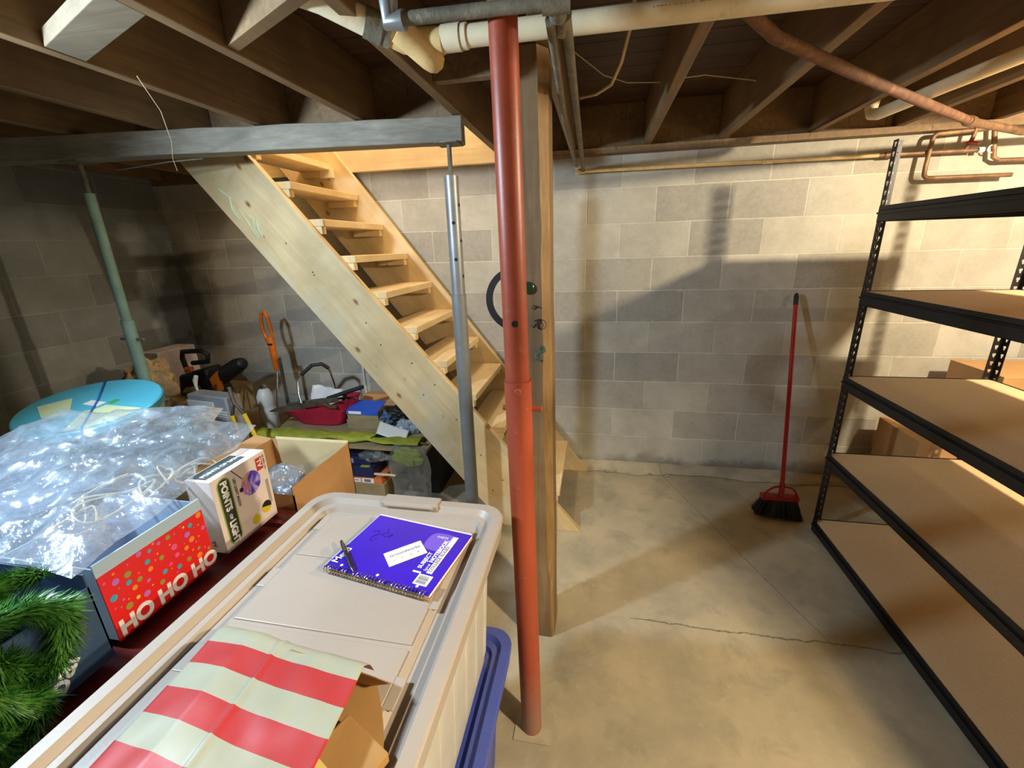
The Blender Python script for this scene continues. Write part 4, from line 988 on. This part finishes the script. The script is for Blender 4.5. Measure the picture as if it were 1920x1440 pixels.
gp2 = [(-1.50,.98,1.02),(-1.42,1.02,1.04),(-1.33,1.00,1.04),(-1.25,.96,1.03),(-1.30,.90,1.02),(-1.42,.92,1.03),(-1.48,.86,1.02),(-1.38,.84,1.02),(-1.25,.88,1.02),(-1.18,.95,1.02),(-1.22,1.02,1.03),(-1.33,1.06,1.04)]
tinsel('garland', gp2, .05, 6000, .045, M['darktinsel'], 'dark green garland inside the big clear plastic bag', 'garland')
# crate and box under the bag
solo('plastic_crate', MB().box(-1.95, -1.45, .45, 1.08, 0, .90).box(-1.93,-1.47,.47,1.06,.90,.93), M['bluegrey'], 'blue grey crate hidden under the big plastic bag', 'crate', bevel=.01)
# cream cord coils in the bag
cc_ = MB(); random.seed(5)
def loop(c, rx, ry, tilt, n=26, seed=0):
    pts = []
    for k in range(n+1):
        a = 2*math.pi*k/n*1.15
        pts.append((c[0]+rx*math.cos(a+tilt)+.006*math.sin(3*a+seed), c[1]+ry*math.sin(a), c[2]+.012*math.sin(2*a+seed)+.004*k/n))
    cc_.tube(pts, .0026, 7)
for k, (c, rx, ry) in enumerate([((-1.14,.72,1.005),.05,.09),((-1.11,.80,1.01),.04,.06),((-1.13,.84,1.012),.05,.035),((-1.2,.68,1.0),.06,.05),((-1.09,.86,1.0),.03,.045),((-1.15,.62,1.0),.04,.06),((-1.22,.76,1.0),.05,.07),((-1.1,.9,1.003),.035,.04)]): loop(c, rx, ry, .6*k, seed=k)
solo('cord', cc_, M['cream'], 'tangle of cream cord inside the clear bag above the red box', 'cord', smooth=60)

# ---- the big clear bag
outline = [(-1.84,.75,1.0),(-1.80,.90,1.05),(-1.83,1.0,1.05),(-1.83,1.08,1.06),(-1.69,1.07,1.075),(-1.526,1.047,1.085),(-1.452,1.122,1.08),(-1.36,1.15,1.075),(-1.263,1.186,1.06),(-1.22,1.095,1.05),(-1.13,1.10,1.05),(-1.057,1.092,1.05),(-1.035,.973,1.02),(-1.06,.875,1.02),(-1.012,.790,1.0),(-1.004,.70,.99),(-1.0,.60,.986),(-.978,.536,.985),(-.970,.498,.985),(-1.03,.505,.99),(-1.092,.511,.99),(-1.271,.515,.985),(-1.50,.52,.98),(-1.72,.60,.98)]
cen = Vector((-1.38, .84, 1.0))
ol = []
for i in range(len(outline)):
    a, b_ = Vector(outline[i]), Vector(outline[(i+1) % len(outline)])
    for k in range(10): ol.append(a.lerp(b_, k/10))
NR = 46
def bagsurf(top, amp):
    vs_ = []; fs = []; n = len(ol)
    for i in range(NR+1):
        s_ = i/NR
        for p in ol:
            q = cen.lerp(p, s_); h = (1-s_**2.2)
            base = (1-s_)*1.0+s_*p.z
            ridg = 0
            if top:
                v3 = Vector((q.x*5, q.y*6, 1.5)); r1 = 1-abs(noise.noise(v3))*2.2; r2 = 1-abs(noise.noise(v3*2.3+Vector((3,1,0))))*2.2; r3 = 1-abs(noise.noise(v3*5.1))*2
                ridg = .020*r1+.011*r2+.005*r3
                z = base+h*.045+ridg*.8*min(1, (1-s_)*6+.18)
            else: z = base-h*.02
            vs_.append(Vector((q.x, q.y, z)))
    for i in range(NR):
        for j in range(n): fs.append((i*n+j, i*n+(j+1) % n, (i+1)*n+(j+1) % n, (i+1)*n+j))
    return vs_, fs
mbg = MB(); a, b_ = bagsurf(True, 1); mbg.add(a, b_)
solo('plastic_bag', mbg, M['film'], 'big clear plastic bag of decorations lying across the boxes at left', 'bag', smooth=180)

# ---- turquoise round tin / tub
tdc = Thing('round_tub', 'round turquoise tub with a pale label and blue strap behind the plastic bag', 'tub', (-2.07, 1.34, .915), (math.radians(8), math.radians(5), 0), world=False)
tdc.part('tub', MB().rev([(.001, 0), (.235, 0), (.245, .01), (.25, .07)], n=64), M['paleblue'], smooth=40)
tdc.part('lid', MB().rev([(.252, .045), (.258, .05), (.258, .08), (.252, .086), (.001, .088)], n=64, caps=False), M['tealblue'], smooth=40)
lbm = MB()
def fan(a0, a1, r0, r1, z=.0884, mi=0):
    n = 12; vs_ = []
    for k in range(n+1):
        a = math.radians(a0+(a1-a0)*k/n); vs_ += [(r0*math.cos(a), r0*math.sin(a), z), (r1*math.cos(a), r1*math.sin(a), z)]
    lbm.add(vs_, [(2*k, 2*k+1, 2*k+3, 2*k+2) for k in range(n)], mi)
fan(-60, 5, .07, .245); 
lbm.add([(-.19,-.08,.0884),(-.03,-.17,.0884),(.0,-.09,.0884),(-.13,.02,.0884)], [(0,1,2,3)], 0)
tdc.part('label_panel', lbm, M['palegreen'], label='pale yellow printed panels on the lid', recalc=False)
tdc.part('green_mark', MB().box(.06, .085, .02, .06, .0885, .0890), M['green'])
tdc.part('sticker', MB().box(-.03, .05, -.015, .025, .0885, .0890), M['offwhite'])
tdc.part('strap', MB().tube([(-.17,.20,.075),(-.16,.19,.0915),(.0,.03,.0915),(.17,-.17,.0915),(.19,-.19,.08),(.192,-.192,.0)], .0035, 8), M['strap'], smooth=60)
tdc.o.scale = (.93, .93, .93)
solo('cardboard_box', MB().box(-2.26, -1.96, 1.10, 1.60, 0, .87), M['carddark'], 'tall dusty cardboard box under the turquoise tub', 'box', bevel=.003)

# ================================================================== CLUTTER UNDER THE STAIRS
# low bench of boards on crates
tbn = Thing('low_bench', 'low plank bench covered with dusty cardboard under the stairs', 'bench', (-1.7, 2.5, 0))
tbn.part('top', MB().box(-2.62, -.98, 2.20, 2.80, .40, .42), M['carddark'])
tbn.part('crate', MB().box(-2.55, -2.15, 2.28, 2.75, 0, .399), M['blackp'])
tbn.part('crate', MB().box(-1.20, -1.00, 2.40, 2.75, 0, .399), M['blackp'])
solo('cardboard_sheet', MB().box(-2.0, -1.02, 2.33, 2.78, .4205, .452), M['carddark'], 'flattened dusty cardboard under the crimson basket', 'cardboard', bevel=.003)
# hi-vis folded fabric along the bench front
yb = MB()
def yel(u, v):
    x = -2.24+1.2*u; a = math.pi*2*v; r_ = .032+.022*noise.noise(Vector((x*7, v*3, 1)))
    return (x, 2.262+1.7*r_*math.cos(a)+.012*math.sin(x*4), .4235+.030*(1-.3*u)+(r_*(.80-.35*u))*math.sin(a)+.006*noise.noise(Vector((x*22, v*9, 3))))
yb.grid(yel, 60, 20)
solo('folded_tarp', yb, M['lime'], 'long folded lime yellow fabric along the front of the bench', 'fabric', smooth=60)
# crimson basket
tk_ = Thing('shopping_basket', 'crimson fabric basket with a black grip handle, full of tools', 'basket', (-1.85, 2.46, .4525))
bk = MB(); bz = .4525
def ringb(s_, z, lift=0):
    pts = []
    for k in range(24):
        a = 2*math.pi*k/24; cx_, cy_ = math.cos(a), math.sin(a)
        x = -1.83+(.165+.105*s_)*math.copysign(abs(cx_)**.6, cx_); y = 2.48+(.085+.04*s_)*math.copysign(abs(cy_)**.6, cy_)
        pts.append((x, y, z+lift*(x+1.83)+.006*noise.noise(Vector((x*12, y*12, z*9)))))
    return pts
rg = [ringb(0, bz+.008), ringb(.35, bz+.05, .05), ringb(.75, bz+.10, .16), ringb(1, bz+.135, .24), ringb(.94, bz+.135, .24), ringb(.6, bz+.08, .1), ringb(-.05, bz+.018)]
k = 24; vs_ = [p for r_ in rg for p in r_]
bk.add(vs_, [(i*k+j, i*k+(j+1) % k, (i+1)*k+(j+1) % k, (i+1)*k+j) for i in range(len(rg)-1) for j in range(k)]+[tuple(range(k-1,-1,-1)), tuple((len(rg)-1)*k+j for j in range(k))])
tk_.part('fabric_body', bk, M['crimson'], smooth=50)
hp = [(-1.90, 2.37, bz+.125), (-1.935, 2.40, bz+.22), (-1.95, 2.43, bz+.30), (-1.93, 2.45, bz+.34), (-1.86, 2.48, bz+.40), (-1.80, 2.50, bz+.405), (-1.765, 2.52, bz+.37), (-1.77, 2.56, bz+.25), (-1.78, 2.59, bz+.14)]
tk_.part('handle', MB().tube(hp, .007, 10), M['chrome'], smooth=60)
tk_.part('grip', MB().tube(hp[3:7], .0125, 12), M['blackp'], smooth=60, label='black foam grip')
tk_.part('rim_clip', MB().box(-1.72, -1.64, 2.345, 2.36, bz+.150, bz+.172), M['chrome'], bevel=.003)
solo('white_cloth', MB().grid(lambda u, v: (-1.95+.24*u, 2.52+.05*v+.02*math.sin(u*6), bz+.13+.10*v+.02*noise.noise(Vector((u*4,v*4,0)))*1.0-.02*u), 14, 8), M['white'], 'white cloth scrap in the crimson basket', 'cloth', smooth=60, thick=.002)
tsw = Thing('hand_saw', 'long rusty pruning saw with a black grip lying across the crimson basket', 'saw', (-1.8, 2.4, bz+.2))
tsw.part('blade', MB().prism([(-2.14, bz+.112), (-2.08, bz+.140), (-1.62, bz+.235), (-1.60, bz+.205), (-1.9, bz+.14), (-2.04, bz+.108)], 'y', 2.335, 2.3385), M['bladewood'])
tsw.part('grip', MB().tube([(-1.70, 2.36, bz+.215), (-1.58, 2.38, bz+.250), (-1.46, 2.40, bz+.288)], [.011, .014, .013], 12), M['blackp'], smooth=50)
solo('pry_bar', MB().tube([(-2.06, 2.42, bz+.135), (-1.8, 2.44, bz+.175), (-1.55, 2.46, bz+.19)], .009, 8).tube([(-1.62, 2.44, bz+.2), (-1.6, 2.42, bz+.14)], .008, 8), M['bladewood'], 'dark steel bar lying in the crimson basket', 'tool', smooth=50)
# white sprayer bottle
tbt = Thing('gas_bottle', 'white bottle with a silver collar left of the crimson basket', 'bottle', (-2.20, 2.40, .4205))
tbt.part('body', MB().rev([(.05, 0), (.056, .006), (.057, .14), (.05, .16), (.053, .17), (.053, .23), (.035, .275), (.022, .285)], (-2.20, 2.40, .4205), 32), M['whitep'], smooth=50)
tbt.part('collar', MB().rev([(.021, .286), (.023, .29), (.021, .305), (.012, .31)], (-2.20, 2.40, .4205), 24), M['chrome'], smooth=50)
# orange pole saw leaning on wall behind
tos = Thing('pole_saw', 'orange handled pole saw leaning upright on the block wall', 'saw', (-2.25, 2.60, .4205))
def OP(u, z, y=2.62): return (-2.268+u, y, z)
og = MB()
pr = [OP(-.02,1.0), OP(-.035,1.06), OP(-.034,1.13), OP(-.02,1.18), OP(.005,1.19), OP(.022,1.15), OP(.028,1.08), OP(.03,1.01)]
og.tube(pr+[OP(-.0,.98)], .0125, 12, closed=True)
og.tube([OP(.0,1.01), OP(.012,.95), OP(.012,.9)], [.03,.024,.022], 14); og.tube([OP(.012,.905), OP(.016,.77)], [.024,.021], 14)
og.tube([OP(.03,.86), OP(.055,.84)], .014, 10)
tos.part('handle', og, M['orange'], smooth=50)
tos.part('trigger', MB().tube([OP(.0,.965,2.60), OP(.03,.962,2.60)], .008, 8), M['blackp'])
tos.part('shaft', MB().cyl(OP(.016,.768), OP(.03,.421,2.5), .007, 12), M['chrome'], smooth=50)
solo('guide_bar', MB().box(-2.215, -2.188, 2.60, 2.604, .4205, .86).tube([(-2.20,2.602,.86),(-2.205,2.602,.87)], .012, 8), M['bladewood'], 'dark flat saw bar standing beside the orange handle', 'tool')
# black and orange string trimmer head / chainsaw on a box
solo('cardboard_box', MB().box(-2.98, -2.66, 2.30, 2.80, 0, .62), M['carddark'], 'cardboard box in the left corner under the chainsaw', 'box', bevel=.003)
tch = Thing('chainsaw', 'black and orange chainsaw on the clutter in the corner', 'chainsaw', (-2.62, 2.45, .62))
ch = MB()
ch.hexa([(-2.88,2.38,.63),(-2.56,2.38,.64),(-2.56,2.54,.64),(-2.88,2.54,.63),(-2.86,2.39,.78),(-2.62,2.39,.84),(-2.62,2.53,.84),(-2.86,2.53,.78)])
ch.tube([(-2.62,2.43,.74),(-2.48,2.42,.80),(-2.37,2.41,.86),(-2.31,2.41,.885)], [.06,.055,.05,.035], 14)
tch.part('body', ch, M['blackp'], bevel=.02, smooth=50)
tch.part('front_handle', MB().tube([(-2.80,2.42,.80),(-2.815,2.42,.90),(-2.80,2.42,.945),(-2.64,2.42,.955),(-2.60,2.42,.93),(-2.61,2.42,.88),(-2.74,2.42,.865)], .0165, 12), M['blackp'], smooth=60)
tch.part('orange_cover', MB().hexa([(-2.56,2.365,.69),(-2.50,2.36,.69),(-2.50,2.39,.69),(-2.56,2.39,.69),(-2.58,2.365,.77),(-2.50,2.36,.83),(-2.50,2.39,.83),(-2.58,2.39,.77)]).tube([(-2.50,2.375,.70),(-2.56,2.37,.66),(-2.60,2.37,.655)], .011, 8), M['orange'], bevel=.004)
tch.part('fuel_cap', MB().tube([(-2.75,2.37,.835),(-2.70,2.37,.84)], .016, 10), M['orange'])
tch.part('label_plate', MB().hexa([(-2.84,2.372,.66),(-2.68,2.372,.67),(-2.68,2.378,.67),(-2.84,2.378,.66),(-2.80,2.372,.70),(-2.68,2.372,.72),(-2.68,2.378,.72),(-2.80,2.378,.70)]), M['beige'])
# white rod with a hook
solo('snow_brush', MB().tube([(-2.375,2.12,.60),(-2.43,2.14,.72),(-2.455,2.15,.79),(-2.45,2.15,.83),(-2.435,2.15,.86)], [.006,.006,.008,.014,.012], 10), M['whitep'], 'white plastic rod with a bent tip sticking up from the clutter', 'rod', smooth=60)
# louvred heater
tht = Thing('space_heater', 'grey and white louvred heater standing among the clutter', 'heater', (-2.24, 2.03, .355), (0, 0, math.radians(-8)), world=False)
tht.part('housing', MB().box(-.20, .12, 0, .10, 0, .42), M['greyp'], bevel=.008)
tht.part('top_trim', MB().box(-.20, .02, -.006, .0, .345, .385), M['whitep'], bevel=.003)
for (xa, xb) in ((-.19, .0), (.015, .11)):
    lv = MB()
    for k in range(20): lv.box(xa, xb, -.006, .0, .03+k*.0155, .037+k*.0155)
    tht.part('louvre', lv, M['whitep'])
tht.part('divider', MB().box(-.085, -.08, -.008, -.0061, .02, .34), M['whitep'])
solo('wooden_crate', MB().box(-2.50, -2.04, 1.95, 2.195, 0, .354), M['carddark'], 'dark crate on the floor under the louvred heater', 'crate')
# yellow handled shears
tsh = Thing('hedge_shears', 'shears with two yellow handles in front of the heater', 'shears', (-2.1, 2.03, .30))
tsh.part('handle', MB().tube([(-2.115, 2.03, .66), (-2.10, 2.035, .50)], .0125, 12), M['yellow'], smooth=50)
tsh.part('handle', MB().tube([(-2.03, 2.03, .675), (-1.985, 2.035, .51)], .0125, 12), M['yellow'], smooth=50)
tsh.part('blade', MB().tube([(-2.115,2.03,.66),(-2.08,2.03,.74)], .009, 8).tube([(-2.03,2.03,.675),(-2.08,2.03,.74)], .009, 8).tube([(-2.08,2.03,.74),(-2.10,2.04,.80),(-2.11,2.05,.83)], .011, 8), M['bladewood'], smooth=50)
for x_, z_, z2 in ((-2.10, .499, .357), (-1.985, .509, .40)): tsh.part('shank', MB().tube([(x_, 2.035, z_), (x_+.01, 2.04, z2)], .01, 8), M['bladewood'], smooth=50)
# shallow bowl rim
solo('metal_bowl', MB().rev([(.06, 0), (.12, .05), (.150, .09), (.156, .095), (.150, .088), (.115, .052), (.055, .006)], (-2.17, 1.80, .58), 40), M['greyp'], 'wide grey metal bowl behind the plastic bag', 'bowl', smooth=50)
solo('cardboard_box', MB().box(-2.29, -2.0, 1.69, 1.93, 0, .579), M['carddark'], 'dusty box under the grey metal bowl', 'box')
blob('jumble_bag', (-2.74, 2.10, .80), (.13, .12, .15), M['beige'], 'crumpled beige bag of odds and ends in the left corner', 'bag', 9, .45, 7, flat=.05)
solo('cardboard_box', MB().box(-2.90, -2.56, 1.98, 2.24, 0, .655), M['carddark'], 'cardboard box carrying the crumpled beige bag', 'box')
solo('bright_patch_block', MB().box(-3.18, -3.02, 2.42, 2.72, .0, .93), plain('bright_patch_grey', S(176,164,158), .7), 'made-up pale block for a bright patch of wall in the left corner', 'box', bevel=.003)  # added block standing in for a bright patch of block wall
# boxes on the bench right part
solo('cardboard_box', MB().box(-1.60, -1.34, 2.38, 2.52, .4525, .515), M['carddark'], 'flat dusty carton under the blue and white box', 'box', bevel=.002)
tbw = Thing('product_box', 'small cardboard box with a bright blue and white top', 'box', (-1.5, 2.45, .5155))
tbw.part('carton', MB().box(-1.595, -1.375, 2.39, 2.50, .5155, .575), M['carddark'])
tbw.part('blue_panel', MB().hexa([(-1.597,2.386,.5755),(-1.373,2.386,.5755),(-1.373,2.52,.6),(-1.597,2.52,.6),(-1.597,2.386,.578),(-1.373,2.386,.578),(-1.373,2.52,.6035),(-1.597,2.52,.6035)]).box(-1.597,-1.373,2.384,2.3895,.552,.5785), M['blueprint'])
tbw.part('white_label', MB().box(-1.58, -1.49, 2.3825, 2.3838, .556, .575), M['offwhite'])
solo('cardboard_flap', MB().hexa([(-1.66,2.60,.4525),(-1.30,2.60,.4525),(-1.30,2.76,.4525),(-1.66,2.76,.4525),(-1.64,2.70,.585),(-1.33,2.70,.585),(-1.36,2.76,.585),(-1.62,2.76,.585)]), M['cardboard'], 'brown cardboard carton behind the blue and white box', 'box')
blob('black_bag', (-1.24, 2.50, .515), (.115, .09, .065), M['blackp'], 'heap of black bags and straps under the stair stringer', 'bag', 2, .6, 8, flat=.08)
blob('grey_bundle', (-1.345, 2.46, .50), (.07, .06, .05), M['bluegrey'], 'grey blue bundle beside the black heap', 'bundle', 12, .5, 6, flat=.08)
blob('plastic_wrap', (-1.16, 2.36, .497), (.065, .035, .04), M['milkfilm'], 'bit of milky plastic wrap in front of the black heap', 'plastic', 6, .6, 8, flat=.05)
tyt = Thing('yellow_tape_measure', 'yellow plastic gadget on top of the black heap', 'tool', (-1.24, 2.50, .585), (0, math.radians(12), .3), world=False)
tyt.part('body', MB().box(-.042, .042, -.02, .02, 0, .052).box(-.03, .02, -.018, .018, .052, .066), plain('acid_yellow', S(222,220,50), .4), bevel=.008)
tyt.part('sticker', MB().box(-.022, .018, -.0212, -.0202, .022, .045), M['offwhite'])
# dustpan brush: grey sheet with black bristles
tdb = Thing('dust_brush', 'grey hand brush with black bristles on the bench edge', 'brush', (-1.25, 2.28, .46))
tdb.part('back', MB().grid(lambda u, v: (-1.335+.20*u, 2.27+.07*v-.02*u, .475+.055*v-.035*u+.02*(u-.5)**2-.012*v*u), 14, 8), M['whitep'], smooth=60, thick=.004)
bb2 = MB()
for k in range(240):
    u = random.random(); p = Vector((-1.33+.10*u, 2.262, .474-.02*u)); bb2.tube([p+Vector((0,.02*random.random(),0)), p+Vector((-.045+random.random()*.03, -.02, -.012-.03*random.random()))], .0016, 3, caps=False)
tdb.part('bristles', bb2, M['blackp'])
tdb.part('handle', MB().tube([(-1.30,2.255,.452),(-1.18,2.25,.437),(-1.06,2.25,.445),(-1.0,2.26,.43)], .007, 10), M['bladewood'], smooth=60)
# stack of boxes on floor
tca = solo('cardboard_box', MB().box(-1.66, -1.275, 2.20-.02, 2.36-.0, 0, .172), M['carddark'], 'olive brown carton at the bottom of the small stack behind the tote', 'box', bevel=.003)
tpr = Thing('flat_box', 'flat orange and white printed box in the small stack', 'box', (-1.46, 2.26, .1725))
tpr.part('carton', MB().box(-1.66, -1.29, 2.185, 2.355, .1725, .208), M['orangeprint'])
tpr.part('white_strip', MB().box(-1.545, -1.435, 2.1835, 2.1847, .177, .203).box(-1.425, -1.345, 2.1835, 2.1847, .175, .206).box(-1.655,-1.62,2.1835,2.1847,.177,.203), M['offwhite'])
tpr.part('barcode', MB().box(-1.410, -1.365, 2.1825, 2.1833, .181, .201).box(-1.53,-1.52,2.1825,2.1833,.187,.197).box(-1.505,-1.495,2.1825,2.1833,.187,.197).box(-1.475,-1.445,2.1825,2.1833,.188,.194), M['inkgrey'])
tnv = Thing('navy_box', 'navy blue product box in the small stack', 'box', (-1.47, 2.27, .2085))
tnv.part('carton', MB().box(-1.66, -1.345, 2.19, 2.36, .2085, .28), M['navy'], bevel=.002)
tnv.part('top_carton', MB().box(-1.66, -1.37, 2.215, 2.36, .2805, .335), M['navy'], bevel=.002)
tnv.part('cord', MB().tube([(-1.595,2.215,.281),(-1.60,2.188,.275),(-1.60,2.187,.215)], .002, 6), M['cream'])
tnv.part('picture', MB().box(-1.62, -1.585, 2.2135, 2.2145, .295, .325).box(-1.575, -1.535, 2.2135, 2.2145, .295, .325).box(-1.525, -1.485, 2.2135, 2.2145, .293, .325), M['greyp'], label='grey blister pictures on the front')
tnv.part('green_tag', MB().box(-1.43, -1.37, 2.192, 2.213, .2805, .283), M['lime'])
solo('rolled_mat', MB().cyl((-1.68, 2.28, .3655), (-1.42, 2.28, .3655), .030, 20), M['blackp'], 'rolled black mat on top of the navy box', 'roll', smooth=50)
blob('bubble_wrap', (-1.34, 2.225, .345), (.095, .035, .036), M['greyfilm'], 'grey translucent plastic sleeve hanging over the navy box', 'plastic', 8, .4, 6)
# clear bag hanging from the bench edge with yellow content
blob('yellow_bundle', (-1.09, 2.158, .385), (.085, .014, .055), M['lime'], 'yellow green bundle inside the hanging clear bag', 'bundle', 5, .4, 7)
mbh = MB()
def hang(u, v):
    w_ = .09+.05*v+.02*math.sin(v*5); a = 2*math.pi*u
    n_ = noise.noise(Vector((math.cos(a)*2, v*4, math.sin(a)*2)))
    return (-1.08+w_*math.cos(a)*(1+.15*n_), 2.158+(.025+.012*n_)*math.sin(a), .46-.44*v)
mbh.grid(hang, 40, 30)
solo('plastic_bag', mbh, M['greyfilm'], 'clear plastic bag hanging below the bench by the stair stringer', 'bag', smooth=80)
solo('wood_stick', MB().box(-1.31, -1.17, 2.14, 2.15, .262, .272), M['pinex'], 'thin pale stick poking out of the small stack', 'stick')
